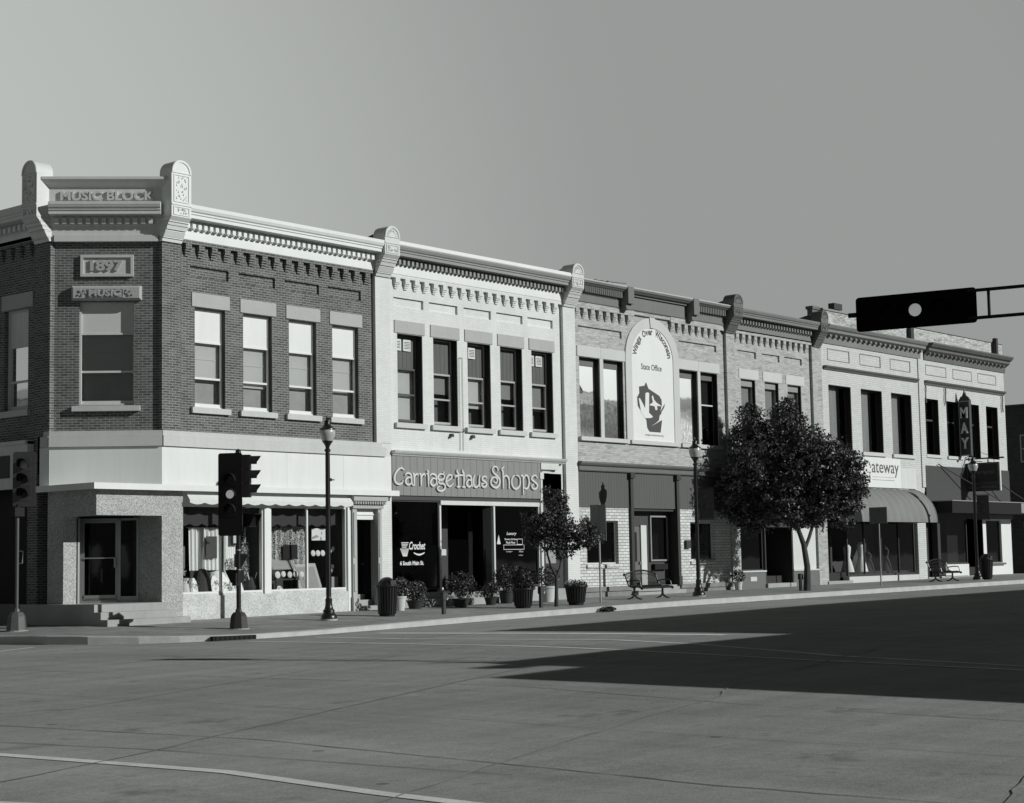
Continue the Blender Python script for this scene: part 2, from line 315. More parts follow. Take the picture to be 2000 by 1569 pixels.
# ------------------------------------------------------------------ geometry helpers
class Fr:
    def __init__(s, O, U, N): s.O, s.U, s.N = Vector(O), Vector(U).normalized(), Vector(N).normalized()
    def __call__(s, u, d, z): return s.O + s.U*u + s.N*d + Vector((0, 0, z))
F = Fr((0, 0, 0), (1, 0, 0), (0, -1, 0))
FW = Fr((.085, .12, 0), (1, 0, 0), (0, -1, 0))          # the recessed brick field of the street front
W = Fr((0, 0, 0), (1, 0, 0), (0, 1, 0))                  # plain world axes: u=x, d=y
LF = Fr((-2.06, 0, 0), (0, 1, 0), (-1, 0, 0))
CF = Fr((-2.06, 2.06, 0), (1, -1, 0), (-1, -1, 0))
CL = 2.06*sqrt(2)
BASE = {}
class MB:
    def __init__(s): s.v = []; s.f = []
    def poly(s, pts):
        i = len(s.v); s.v += [Vector(p) for p in pts]; s.f.append(tuple(range(i, i+len(pts)))); return s
    def box(s, u0, u1, d0, d1, z0, z1, fr=F):
        i = len(s.v)
        s.v += [fr(u, d, z) for z in (z0, z1) for u, d in ((u0, d0), (u1, d0), (u1, d1), (u0, d1))]
        for q in ((0, 1, 2, 3), (4, 5, 6, 7), (0, 1, 5, 4), (1, 2, 6, 5), (2, 3, 7, 6), (3, 0, 4, 7)): s.f.append(tuple(i+k for k in q))
        return s
    def hexa(s, pts):                     # bottom four, top four
        i = len(s.v); s.v += [Vector(p) for p in pts]
        for q in ((0, 1, 2, 3), (4, 5, 6, 7), (0, 1, 5, 4), (1, 2, 6, 5), (2, 3, 7, 6), (3, 0, 4, 7)): s.f.append(tuple(i+k for k in q))
        return s
    def prof(s, pr, u0, u1, fr=F, m0=0., m1=0.):           # profile of (d, z) pulled along u; m0/m1 mitre the ends
        n = len(pr); i = len(s.v)
        s.v += [fr(u0 + m0*d, d, z) for d, z in pr] + [fr(u1 + m1*d, d, z) for d, z in pr]
        for k in range(n): s.f.append((i+k, i+(k+1) % n, i+n+(k+1) % n, i+n+k))
        s.f.append(tuple(i+k for k in range(n))); s.f.append(tuple(i+n+k for k in range(n)))
        return s
    def extr(s, pl, d0, d1, fr=F):                           # outline in (u, z) given thickness in d
        n = len(pl); i = len(s.v)
        s.v += [fr(u, d0, z) for u, z in pl] + [fr(u, d1, z) for u, z in pl]
        for k in range(n): s.f.append((i+k, i+(k+1) % n, i+n+(k+1) % n, i+n+k))
        s.f.append(tuple(i+k for k in range(n))); s.f.append(tuple(i+n+k for k in range(n)))
        return s
    def tube(s, pts, r, n=8, cap=True):
        pts = [Vector(p) for p in pts]; rs = r if isinstance(r, (list, tuple)) else [r]*len(pts)
        i = len(s.v); up_ = None
        for k, p in enumerate(pts):
            t = (pts[min(k+1, len(pts)-1)] - pts[max(k-1, 0)]).normalized()
            if up_ is None:
                up_ = Vector((0, 0, 1)) if abs(t.z) < .9 else Vector((1, 0, 0))
            a = t.cross(up_)
            if a.length < 1e-4: a = t.cross(Vector((0, 1, 0)))
            a.normalize(); b = t.cross(a).normalized(); up_ = -b if False else up_
            for j in range(n):
                an = 2*pi*j/n; s.v.append(p + (a*cos(an) + b*sin(an))*rs[k])
        for k in range(len(pts)-1):
            for j in range(n): s.f.append((i+k*n+j, i+k*n+(j+1) % n, i+(k+1)*n+(j+1) % n, i+(k+1)*n+j))
        if cap:
            s.f.append(tuple(i+j for j in range(n))); s.f.append(tuple(i+(len(pts)-1)*n+j for j in range(n)))
        return s
    def lathe(s, pr, c=(0, 0, 0), n=20, rot=0.):
        i = len(s.v)
        for r, z in pr:
            for j in range(n):
                a = 2*pi*j/n + rot; s.v.append(Vector((c[0]+r*cos(a), c[1]+r*sin(a), c[2]+z)))
        for k in range(len(pr)-1):
            for j in range(n): s.f.append((i+k*n+j, i+k*n+(j+1) % n, i+(k+1)*n+(j+1) % n, i+(k+1)*n+j))
        s.f.append(tuple(i+j for j in range(n))); s.f.append(tuple(i+(len(pr)-1)*n+j for j in range(n)))
        return s
    def sphere(s, c, r, n=14, m_=9, sq=(1, 1, 1), z0=-1., z1=1.):
        pr = []
        for k in range(m_+1):
            a = math.asin(z0) + (math.asin(z1)-math.asin(z0))*k/m_; pr.append((max(r*cos(a), .0005), r*sin(a)*sq[2]))
        return s.lathe(pr, c, n)
    def wall(s, u0, u1, z0, z1, holes, depth=.3, d=0., fr=F):
        us = sorted({u0, u1, *[h[0] for h in holes], *[h[1] for h in holes]}); zs = sorted({z0, z1, *[h[2] for h in holes], *[h[3] for h in holes]})
        us = [u for u in us if u0 <= u <= u1]; zs = [z for z in zs if z0 <= z <= z1]
        for a, b in zip(us, us[1:]):
            for c, e in zip(zs, zs[1:]):
                mu, mz = (a+b)/2, (c+e)/2
                if any(h[0] < mu < h[1] and h[2] < mz < h[3] for h in holes): continue
                s.poly([fr(a, d, c), fr(b, d, c), fr(b, d, e), fr(a, d, e)])
        for a, b, c, e in holes:
            D = d-depth
            for p, q in (((a, c), (a, e)), ((b, c), (b, e)), ((a, c), (b, c)), ((a, e), (b, e))):
                s.poly([fr(p[0], d, p[1]), fr(q[0], d, q[1]), fr(q[0], D, q[1]), fr(p[0], D, p[1])])
        return s
    def build(s, name, mat, parent=None, smooth=False, kind=None, ang=40):
        me = bpy.data.meshes.new(name)
        b = BASE.get(parent.name, Vector((0, 0, 0))) if parent else Vector((0, 0, 0))
        me.from_pydata([tuple(v-b) for v in s.v], [], s.f); me.materials.append(mat)
        if smooth:
            me.polygons.foreach_set('use_smooth', [True]*len(me.polygons))
            try: me.set_sharp_from_angle(angle=radians(ang))
            except Exception: pass
        me.update()
        o = bpy.data.objects.new(name, me); COL.objects.link(o)
        if parent: o.parent = parent; BASE[o.name] = b
        if kind: o['kind'] = kind
        return o
def boxes(par, name, mat, lst, fr=F):
    for q in lst: m_ = MB(); m_.box(*q, fr); m_.build(name, mat, par)
def thing(name, label, cat, loc=(0, 0, 0), group=None, rot=0.):
    o = bpy.data.objects.new(name, None); COL.objects.link(o); o.empty_display_size = .3
    o.location = loc; o.rotation_euler = (0, 0, rot); o['label'] = label; o['category'] = cat
    if group: o['group'] = group
    return o
def at_base(o, loc): BASE[o.name] = Vector(loc); o.location = loc; return o
def tag(o, label, cat, group=None):
    o['label'] = label; o['category'] = cat
    if group: o['group'] = group
    return o
def kids(o): return [c for c in bpy.data.objects if c.parent == o]
def dup(root, loc, label, rot=None, skip=()):
    r = root.copy(); COL.objects.link(r); r.location = loc; r['label'] = label
    if rot is not None: r.rotation_euler = (0, 0, rot)
    for c in kids(root):
        if c.name.split('.')[0] in skip: continue
        k = c.copy(); COL.objects.link(k); k.parent = r
        for g in kids(c):
            q = g.copy(); COL.objects.link(q); q.parent = k
    return r
def text(s, name, mat, u, z, h, fr=F, d=.01, width=None, depth=.01, parent=None, align='LEFT', rot=0., cu=None, bold=0., shear=0., sub=True):
    cv = bpy.data.curves.new('tx', 'FONT'); cv.body = s; cv.extrude = .5; cv.offset = bold; cv.shear = shear; cv.resolution_u = 3
    ob = bpy.data.objects.new('tx', cv); COL.objects.link(ob)
    dg = bpy.context.evaluated_depsgraph_get(); dg.update()
    me = bpy.data.meshes.new_from_object(ob.evaluated_get(dg)); bpy.data.objects.remove(ob)
    xs = [v.co.x for v in me.vertices]; ys = [v.co.y for v in me.vertices]; x0, x1 = min(xs), max(xs); y0 = min(ys)
    y1 = max(ys)
    sy = h/(y1-y0); sx = (width/(x1-x0)) if width else sy
    off = 0 if align == 'LEFT' else -(x1-x0)*sx/2
    mb = MB()
    for v in me.vertices:
        a = (v.co.x-x0)*sx+off; b = (v.co.y-y0)*sy
        if rot: a, b = a*cos(rot)-b*sin(rot), a*sin(rot)+b*cos(rot)
        mb.v.append(fr(u+a, d+(v.co.z+.5)*depth, z+b))
    mb.f = [tuple(p.vertices) for p in me.polygons]
    bpy.data.meshes.remove(me)
    if cu is not None: cu.v += []; i = len(cu.v); cu.v += mb.v; cu.f += [tuple(i+k for k in f) for f in mb.f]; return cu
    return mb.build(name, mat, parent)

# ------------------------------------------------------------------ ground
def cl(a, lo=0., hi=1.): return max(lo, min(hi, a))
def sw(x, y):
    d = max(-y, -(x+2.06), 0); c = .011 + .022*cl((16-x)/13)
    return .006*max(-30, min(x, 120)) - c*min(d, 6)
def rd(x, y):
    cr = .11*max(0, 1-((y+17)/12.)**2)*cl((x+14)/9.)
    return .006*max(-30, min(x, 120)) - .215 - .085*cl((16-x)/13) + cr
def sheetgrid(name, xs, ys, zf, mat, kind='structure'):
    mb = MB(); nx = len(xs)
    mb.v = [Vector((x, y, zf(x, y))) for y in ys for x in xs]
    mb.f = [(j*nx+i, j*nx+i+1, (j+1)*nx+i+1, (j+1)*nx+i) for j in range(len(ys)-1) for i in range(nx-1)]
    return mb.build(name, mat, None, True, kind)
xs = [-1500, -300, -120, -60] + [-40+2*k for k in range(54)] + [90, 130, 300, 1500]
ys = [-1500, -300, -120, -60] + [-44+1.5*k for k in range(36)] + [20, 60, 120, 300, 1500]
sheetgrid('road', xs, ys, lambda x, y: rd(x, y) - (.0 if y < 12 or x < -7 else .1), road_m)
# kerb line: outer edge round the corner, then along the main street
kerb = [(-5.55, 60), (-5.55, 30), (-5.5, 14), (-5.4, 6), (-5.3, 1.5), (-5.26, -.7), (-5.0, -2.2), (-4.6, -3.2), (-3.9, -4.15), (-3.2, -4.75), (-2.4, -5.2), (-1.6, -5.45), (-.7, -5.52), (.9, -5.42), (2.4, -5.2), (4.0, -5.02), (6.9, -4.86), (10, -4.82), (14, -4.85), (20, -4.9), (30, -4.95), (42, -5.0), (58, -5.0), (62, -5.0), (90, -5.0)]
inner = [(-1.9, 60), (-1.9, 30), (-1.9, 14), (-1.9, 6), (-1.9, 2.6), (-1.9, 2.3), (-1.9, 2.1), (-1.8, 1.9), (-1.7, 1.7), (-1.4, 1.5), (-1.0, 1.1), (-.6, .7), (-.2, .5), (.9, .5), (2.4, .5), (4.0, .5), (6.9, .5), (10, .5), (14, .5), (20, .5), (30, .5), (42, .5), (58, .5), (62, .5), (90, .5)]
def refine(pl, q, k):
    o = []
    for i in range(len(pl)-1):
        for j in range(k):
            t = j/k; o.append((tuple(pl[i][c]*(1-t)+pl[i+1][c]*t for c in (0, 1)), tuple(q[i][c]*(1-t)+q[i+1][c]*t for c in (0, 1))))
    o.append((pl[-1], q[-1])); return o
RK = refine(kerb, inner, 3)
N_ = 7
def strip(name, mat, ta, tb, dz=0.):
    mb = MB()
    for (o_, i_) in RK:
        L = Vector((i_[0]-o_[0], i_[1]-o_[1])); ln = L.length; L /= ln
        a = ta if ta >= 0 else 0; b = tb if tb > 0 else ln
        for k in range(N_):
            s = a + (b-a)*k/(N_-1); x, y = o_[0]+L.x*s, o_[1]+L.y*s
            mb.v.append(Vector((x, y, sw(x, y)+dz)))
    for r in range(len(RK)-1):
        for k in range(N_-1): mb.f.append((r*N_+k, r*N_+k+1, (r+1)*N_+k+1, (r+1)*N_+k))
    return mb.build(name, mat, None, True, 'structure')
strip('sidewalk', sidewalk_m, .17, -1)
kb = MB()
kr = random.Random(3)
for r, (o_, i_) in enumerate(RK):
    L = Vector((i_[0]-o_[0], i_[1]-o_[1])).normalized(); x, y = o_
    ix, iy = x+L.x*.18, y+L.y*.18
    j = kr.uniform(-.006, .006)
    for (px, py, pz) in ((ix, iy, sw(ix, iy)+.004), (x+L.x*.03, y+L.y*.03, sw(x, y)+.004+j), (x, y, sw(x, y)-.02), (x-L.x*.02, y-L.y*.02, rd(x, y)-.08)): kb.v.append(Vector((px, py, pz)))
for r in range(len(RK)-1):
    for k in range(3): kb.f.append((r*4+k, r*4+k+1, (r+1)*4+k+1, (r+1)*4+k))
kb.build('kerb', kerbm, None, False, 'structure')
# light concrete gutter along the kerb
gb = MB()
for r, (o_, i_) in enumerate(RK):
    L = Vector((i_[0]-o_[0], i_[1]-o_[1])).normalized()
    for t in (.01, .45):
        x, y = o_[0]-L.x*t, o_[1]-L.y*t; gb.v.append(Vector((x, y, rd(x, y)+.004)))
gb.f = [(2*r, 2*r+1, 2*r+3, 2*r+2) for r in range(len(RK)-1)]
gb.build('gutter', M('gutter_concrete', .30, rough=.85, nv=.3, ns=1.5, fine=.2), None, False, 'structure')
def ribbon(mb, pts, w_, dz=.006, jit=0., rng=random.Random(5), sub=6):
    P = []
    for i in range(len(pts)-1):
        for k in range(sub): P.append(tuple(pts[i][c]+(pts[i+1][c]-pts[i][c])*k/sub for c in (0, 1)))
    P.append(pts[-1]); base = len(mb.v)
    for i, p in enumerate(P):
        q0, q1 = P[max(i-1, 0)], P[min(i+1, len(P)-1)]; t = Vector((q1[0]-q0[0], q1[1]-q0[1])).normalized(); nn = Vector((-t.y, t.x))
        ww = w_*(1+jit*rng.uniform(-1, 1)); oo = jit*w_*rng.uniform(-1.5, 1.5)
        for s in (-.5, .5): x, y = p[0]+nn.x*(s*ww+oo), p[1]+nn.y*(s*ww+oo); mb.v.append(Vector((x, y, rd(x, y)+dz)))
    for i in range(len(P)-1): mb.f.append((base+2*i, base+2*i+1, base+2*i+3, base+2*i+2))
mk = MB()
ribbon(mk, [(-18.6, -20.0), (-18.35, -22.5), (-18.2, -24.2), (-18.45, -26.3), (-18.6, -29.5)], .17)
ribbon(mk, [(-20.6, -23.6), (-20.35, -24.4), (-20.3, -27)], .17)
ribbon(mk, [(-9.8, -4.2), (-7.1, -3.54), (-5.75, -2.8)], .12)
mk.build('road_markings', paint_l, None, False, 'structure')
mk = MB()
ribbon(mk, [(-2.76, -6.6), (-3.2, -12.0), (-3.25, -14.7), (-3.6, -17.4), (-4.6, -21.8), (-4.97, -25.7), (-5.2, -29)], .13)
ribbon(mk, [(-.9, -6.8), (-1.5, -10.4), (-1.3, -12.9), (-.95, -15.4), (-1.65, -17.76), (-3.6, -21.99), (-4.26, -25.39), (-4.6, -28.5)], .13)
ribbon(mk, [(1.0, -6.9), (.95, -9.75), (1.1, -12.5), (1.25, -16.6)], .34)
mk.build('crosswalk_markings', paint_w, None, False, 'structure')
jt = MB()
for pl, ww in (([(-16.9, -17.5), (-16.76, -18.45), (-16.26, -22.35), (-16.52, -26.04), (-16.72, -28.33), (-16.63, -31)], .018),
               ([(-17.9, -19.6), (-17.42, -22.15), (-17.07, -26.52)], .014),
               ([(-10.9, -7.5), (-10.9, -10.19), (-10.59, -15.84), (-10.1, -20.58), (-10.94, -25.2), (-11.2, -31)], .014),
               ([(-13.9, -12), (-13.6, -18), (-13.7, -24), (-13.9, -30)], .010),
               ([(-7.3, -6.5), (-7.1, -12), (-7.0, -18)], .012)):
    ribbon(jt, pl, ww, .005, .5)
jt.build('road_joints', asph, None, False, 'structure')
jt = MB()
for pl, ww in ([(-24, -24.4), (-20, -23.1), (-17.6, -22.3), (-16.2, -21.66), (-13.54, -20.64), (-9.88, -19.43), (-4, -17.6)], .028), ([(-24, -28.2), (-18.6, -26.6), (-16.45, -25.87), (-13.5, -24.9), (-10.1, -24), (-9.2, -23.5), (-2, -21.7), (10.5, -18.4)], .026), ([(-22, -19.6), (-16.35, -17.8), (-12.7, -16.6), (-6, -14.5)], .018), ([(-20, -31.6), (-16.4, -30.6), (-15.2, -30.2), (-9, -28.4)], .03), ([(-12, -11), (-6, -10.2), (8, -10.0), (40, -10)], .03): ribbon(jt, pl, ww, .009, .5)
jt.build('concrete_joints', joint_l, None, False, 'structure')

# ------------------------------------------------------------------ building parts
def corbels(mb, xs_, w_=.2, top=10.09, fr=F, base=-.12):
    for x in xs_:
        mb.box(x, x+w_, base, 0, top-.15, top, fr)
        for k in range(3):
            z1 = top-.15-.062*k; f = 1-.22*(k+1)
            mb.box(x+.012*k, x+w_-.022*k, base, base+.12*f, z1-.052, z1-.004, fr)
def cornice_profile(D, zt=11.06, zb=10.48, fz=10.2):
    return [(-.1, fz), (.0, fz), (.0, zb-.02), (.03, zb), (.03, 10.70), (D-.10, 10.715), (D-.10, 10.80), (D-.07, 10.82), (D-.07, 10.86), (D-.03, 10.89), (D-.01, 10.94), (D, 10.96), (D, zt), (-.1, zt+.01)]
def dentils(mb, u0, u1, pitch=.2, w_=.11, z0=10.49, z1=10.64, d1=.14, fr=F):
    n = int((u1-u0)/pitch); 
    for k in range(n+1):
        u = u0 + k*pitch; mb.box(u, u+w_, .0, d1, z0, z1, fr)
def cap(par, x0, x1, ztop, mat, fr=F, D=.45, back=.5, floral=True, zb=10.66):
    """rounded pier cap on a stepped bracket"""
    r = (x1-x0)/2; xc = (x0+x1)/2; zs = ztop-r
    mb = MB(); pl = [(x0, zb), (x1, zb), (x1, zs)] + [(xc+r*cos(a), zs+r*sin(a)) for a in [pi*k/14 for k in range(1, 14)]] + [(x0, zs)]
    mb.extr(pl, D, D-back, fr); c = mb.build('pier_cap', mat, par)
    rr = MB()                                          # raised rim, panel moulding and carved leaves
    for k in range(14):
        a0, a1 = pi*k/14, pi*(k+1)/14
        ri = r*.80
        rr.extr([(xc+r*.98*cos(a0), zs+r*.98*sin(a0)), (xc+r*.98*cos(a1), zs+r*.98*sin(a1)), (xc+ri*cos(a1), zs+ri*sin(a1)), (xc+ri*cos(a0), zs+ri*sin(a0))], D, D+.022, fr)
    rr.box(x0, x1, D, D+.02, zs-.035, zs-.005, fr)
    zz = 11.02 if ztop < 12 else 11.0
    rr.box(x0, x1, D, D+.02, zz-.03, zz, fr)
    def framebox(a, b, c_, e, t=.03):
        rr.box(a, b, D, D+.018, c_, c_+t, fr); rr.box(a, b, D, D+.018, e-t, e, fr); rr.box(a, a+t, D, D+.018, c_+t, e-t, fr); rr.box(b-t, b, D, D+.018, c_+t, e-t, fr)
    framebox(x0+.06, x1-.06, zb+.04, zz-.06)
    q = random.Random(int(x0*10))
    def leaves(a, b, c_, e, n):
        for k in range(n):
            u, z = q.uniform(a, b), q.uniform(c_, e); s = q.uniform(.012, .026)
            rr.extr([(u-s, z-s*.5), (u, z-s*1.3), (u+s, z+s*.4), (u, z+s*1.3)], D, D+.022, fr)
    leaves(x0+.13, x1-.13, zb+.09, zz-.12, 16)
    if ztop > 12: framebox(x0+.07, x1-.07, zz+.05, zs-.07); leaves(x0+.16, x1-.16, zz+.1, zs-.13, 34)
    else:
        for k in range(9):
            a = pi*(k+.5)/9; rr.extr([(xc+r*.42*cos(a-.06), zs+r*.42*sin(a-.06)), (xc+r*.7*cos(a-.1), zs+r*.7*sin(a-.1)), (xc+r*.7*cos(a+.1), zs+r*.7*sin(a+.1)), (xc+r*.42*cos(a+.06), zs+r*.42*sin(a+.06))], D, D+.015, fr)
    rr.build('carved_ornament', mat, c)
    b = MB(); zs_ = [10.04, 10.13, 10.16, 10.30, 10.34, 10.42, 10.45, 10.53, 10.56, zb]
    ds = [(.05, .08), (.11, .11), (.12, .20), (.20, .20), (.24, .27), (.27, .27), (.30, .33), (.36, .36), (.36, D)]
    for (za, zc), (da, dc) in zip(zip(zs_, zs_[1:]), ds):
        b.hexa([fr(x0, -.14, za), fr(x1, -.14, za), fr(x1, da, za), fr(x0, da, za), fr(x0, -.14, zc-.006), fr(x1, -.14, zc-.006), fr(x1, dc, zc-.006), fr(x0, dc, zc-.006)])
    b.build('pier_bracket', mat, par)
    return c
def pane(par, a, b, c, e, d, mat, fr):
    mb = MB(); mb.poly([fr(a, d, c), fr(b, d, c), fr(b, d, e), fr(a, d, e)]); return mb.build('pane', mat, par)
def frame_bars(mb, a, b, c, e, t, d0, d1, fr):
    mb.box(a, b, d0, d1, c, c+t, fr); mb.box(a, b, d0, d1, e-t, e, fr); mb.box(a, a+t, d0, d1, c+t, e-t, fr); mb.box(b-t, b, d0, d1, c+t, e-t, fr)
SHADE_BACK = M('reveal_shade_and_backing', .012, rough=.9)
def shade_reveals(par, holes, dep, fr, mat=None, d0=-.03):  # near-black sheets over right and top reveals only: their shade put into colour
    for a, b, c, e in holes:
        mb = MB(); mb.extr([(a+.002, e-.016), (b-.016, e-.016), (b-.016, c+.003), (b-.002, c+.003), (b-.002, e-.002), (a+.002, e-.002)], -dep, d0, fr); mb.build('reveal_shade', mat or SHADE_BACK, par)
def shell(par, x0, x1, zr=10.25, y1=17, floor=True, z0=-.3, yf=.42):
    mb = MB()
    mb.box(x0, x1, yf, y1, zr-.2, zr, W); mb.build('roof', roofm, par)
    mb = MB(); mb.box(x0, x1, y1, y1+.25, z0, zr, W); mb.build('back_wall', brick_far, par)
    mb = MB(); mb.box(x0+.02, x0+.2, yf, y1, z0, zr-.2, W); mb.box(x1-.2, x1-.02, yf, y1, z0, zr-.2, W); mb.box(x0+.2, x1-.2, yf+.1, y1, 4.1, 4.3, W); mb.box(x0+.2, x1-.2, 6, 6.1, z0, zr-.2, W)
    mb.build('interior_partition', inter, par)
    if floor:
        mb = MB(); mb.box(x0+.2, x1-.2, yf, y1, z0, .46+.006*x0, W); mb.build('interior_floor', inter2, par)
def panel_recess(mb, a, b, c, e, fr, dep=.07):           # shallow sunk panel, as a hole + back
    mb.poly([fr(a, -dep, c), fr(b, -dep, c), fr(b, -dep, e), fr(a, -dep, e)])

# ---------------------------------------------------------------- 1 corner block
b1 = thing('corner_building', 'dark brick two-storey corner building with MUSIC BLOCK and 1897 on its angled corner face', 'building')
holes, pans = [], []
for k in range(4):
    x = 1.02+1.703*k; holes.append((x+.09, x+1.15, 5.68, 8.40)); pans.append((x-.07, x+1.28, 9.23, 9.52))
mb = MB(); mb.wall(.53, 7.93, 4.9, 10.22, holes + [(a, b, c, e) for a, b, c, e in pans], .0, 0, FW)
for a, b, c, e in holes: mb.wall(a, b, c, e, [(a, b, c, e)], .30, 0, FW)
for a, b, c, e in pans: mb.wall(a, b, c, e, [(a, b, c, e)], .07, 0, FW); panel_recess(mb, a, b, c, e, FW)
mb.box(0, .62, -.42, 0, 4.9, 10.05)                      # corner pier
mb.box(.62, 8.0, -.13, 0, 10.09, 10.2)
corbels(mb, [.80+.4525*k for k in range(16)])
mb.wall(.1, CL-.1, 4.9, 10.25, [(CL/2-.72, CL/2+.72, 5.68, 8.42)], .32, -.10, CF)
wl = mb
wl.box(-2.06, -1.84, 2.06, 2.75, 4.9, 10.05, W)           # left corner pier
lh = [(3.22+2.2*k, 4.35+2.2*k, 5.68, 8.42) for k in range(5)]
fl = Fr((-1.94, 0, 0), (0, 1, 0), (-1, 0, 0))
wl.wall(2.75, 17, 3.9, 10.3, lh, .3, 0, fl)
wl.box(2.75, 17, -.02, .12, 10.12, 10.3, fl); corbels(wl, [3.0+.45*k for k in range(30)], .2, 10.1, LF, -.12)
wl.box(-1.94, -1.5, 2.75, 3.2, -.3, 3.9, W)
wl.build('brick_wall', brick_red, b1)
# stone trims
for k in range(4):
    x = 1.02+1.703*k
    mb = MB(); mb.box(x-.02, x+1.30, -.2, .025, 8.42, 8.80, FW); mb.build('lintel', stone, b1)
    mb = MB(); mb.box(x-.06, x+1.28, -.25, .10, 5.52, 5.675, FW); mb.build('sill', stone_lt, b1)
mb = MB(); mb.box(CL/2-.9, CL/2+.92, -.25, .02, 8.46, 8.84, CF)
mb.hexa([CF(CL/2-.9, .02, 8.46), CF(CL/2+.92, .02, 8.46), CF(CL/2+.92, .02, 8.84), CF(CL/2-.9, .02, 8.84), CF(CL/2-.85, .07, 8.51), CF(CL/2+.87, .07, 8.51), CF(CL/2+.87, .07, 8.79), CF(CL/2-.85, .07, 8.79)])
li = mb.build('carved_lintel', stone, b1)
tx = MB(); text('MUSIC', '', None, CL/2-.02, 8.555, .18, CF, .07, .84, .04, align='C', cu=tx, bold=.035)
for s in (-1, 1):
    for k in range(7):
        a = s*(.52+.03*k); zz = 8.65+.07*sin(k*1.7); tx.extr([(CL/2+a, zz-.03), (CL/2+a+.03, zz), (CL/2+a, zz+.03), (CL/2+a-.03, zz)], .07, .10, CF)
frame_bars(tx, CL/2-.48, CL/2+.46, 8.53, 8.76, .018, .07, .085, CF)
tx.build('carved_letters', stone, li)
mb = MB(); mb.box(CL/2-.88, CL/2+.88, -.3, .03, 5.52, 5.66, CF); mb.build('sill', stone_lt, b1)
mb = MB(); frame_bars(mb, CL/2-.68, CL/2+.70, 9.10, 9.68, .07, -.1, -.02, CF); mb.box(CL/2-.61, CL/2+.63, -.2, -.075, 9.17, 9.61, CF)
pq = mb.build('date_plaque', stone_lt, b1)
tx = MB(); text('1897', '', None, CL/2, 9.245, .30, CF, -.075, .86, .05, align='C', cu=tx, bold=.045); tx.build('carved_letters', stone, pq)
# belt course, ledge and fascia
mb = MB()
mb.box(.02, 8.33, -.1, .05, 4.585, 4.86); mb.box(.02, 8.2, -.1, .015, 4.865, 5.0)
mb.box(0, CL, -.1, .05, 4.585, 4.86, CF); mb.box(0, CL, -.1, .015, 4.865, 5.0, CF)
mb.box(2.06, 2.40, -.1, .05, 4.585, 4.86, LF); mb.box(2.06, 2.30, -.1, .015, 4.865, 5.0, LF)
mb.build('belt_course', stone_lt, b1)
mb = MB(); mb.box(0.01, 8.60, -.1, -.012, 3.50, 4.58); mb.box(0, CL, -.1, -.012, 3.5, 4.58, CF); mb.box(2.06, 2.5, -.1, -.012, 3.5, 4.58, LF)
for x in (2.2, 4.4, 6.6): mb.box(x, x+.012, -.012, -.008, 3.5, 4.58)
mb.build('fascia', panel_w, b1)
# cornices
mb = MB(); mb.prof(cornice_profile(.45), .62, 7.95); dentils(mb, .72, 7.9); mb.build('cornice', wht, b1)
mb = MB(); mb.prof(cornice_profile(.42, 11.03), -.0, CL, CF); dentils(mb, .12, CL-.15, .205, .11, fr=CF)
mb.box(.1, CL-.1, -.1, .05, 10.03, 10.2, CF); mb.build('cornice', terra, b1)
mb = MB(); mb.prof(cornice_profile(.45), 2.7, 17, LF); dentils(mb, 2.8, 16.8, .23, .12, fr=LF); mb.build('cornice', terra, b1)
cap(b1, -.04, .62, 12.20, wht, F)
cap(b1, 2.04, 2.72, 12.20, terra, LF)
# name parapet
mb = MB(); mb.box(-.25, CL+.25, -.35, .06, 11.03, 11.5, CF); mb.prof([(-.35, 11.48), (.07, 11.48), (.10, 11.52), (.20, 11.60), (.26, 11.66), (.26, 11.73), (-.35, 11.74)], -.2, CL+.2, CF)
pp = mb.build('name_parapet', terra, b1)
tx = MB(); text('MUSIC BLOCK', '', None, CL/2+.04, 11.12, .25, CF, .06, 2.46, .055, align='C', cu=tx, bold=.03); tx.build('raised_letters', stone_lt, pp)
# upper windows of the corner block
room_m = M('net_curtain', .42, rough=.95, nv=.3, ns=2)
def sash(par, a, b, c, e, fr, dep, transom, top_mat, fmat, blind_to=.5, mid=.45, gl=gl_up, bl=blind, style=0):
    """white double-hung window with an opaque top panel"""
    o = MB(); D = -dep
    frame_bars(o, a, b, c, e, .05, D-.06, D+.03, fr); zt = e-(e-c)*transom
    o.box(a+.05, b-.05, D-.05, D+.01, zt-.03, zt+.02, fr)
    zm = c+(zt-c)*mid
    o.box(a+.05, b-.05, D-.05, D-.005, zm-.025, zm+.03, fr)
    o.box(a+.05, b-.05, D-.05, D-.01, c+.05, c+.13, fr)
    w_ = o.build('window', fmat, par)
    p = MB(); p.box(a+.05, b-.05, D-.04, D-.01, zt+.02, e-.05, fr); p.build('transom_panel', top_mat, w_)
    pane(w_, a+.05, b-.05, zm, zt-.03, D-.03, gl, fr); pane(w_, a+.05, b-.05, c+.13, zm, D-.045, gl, fr)
    zb = c+(zt-c)*blind_to
    p = MB(); p.box(a+.03, b-.03, D-.16, D-.13, zb, zt+.05, fr)
    for z in (zb+.0, zb+(zt-zb)*.55): p.box(a+.04, b-.04, D-.13, D-.118, z-.012, z+.015, fr)
    p.build('blind', bl, w_)
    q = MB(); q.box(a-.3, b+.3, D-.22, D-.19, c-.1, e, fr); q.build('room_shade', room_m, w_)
    return w_
for k, bt in enumerate((.44, .38, .46, .47)):
    a, b, c, e = holes[k]; sash(b1, a, b, c, e, FW, .14, .335, wht, wht, bt)
sash(b1, CL/2-.72, CL/2+.72, 5.68, 8.42, CF, .24, .30, blind, wht_d, .45, gl=gl_up, mid=.47)
for a, b, c, e in lh: sash(b1, a, b, c, e, fl, .16, .36, wht_d, wht_d, .45)
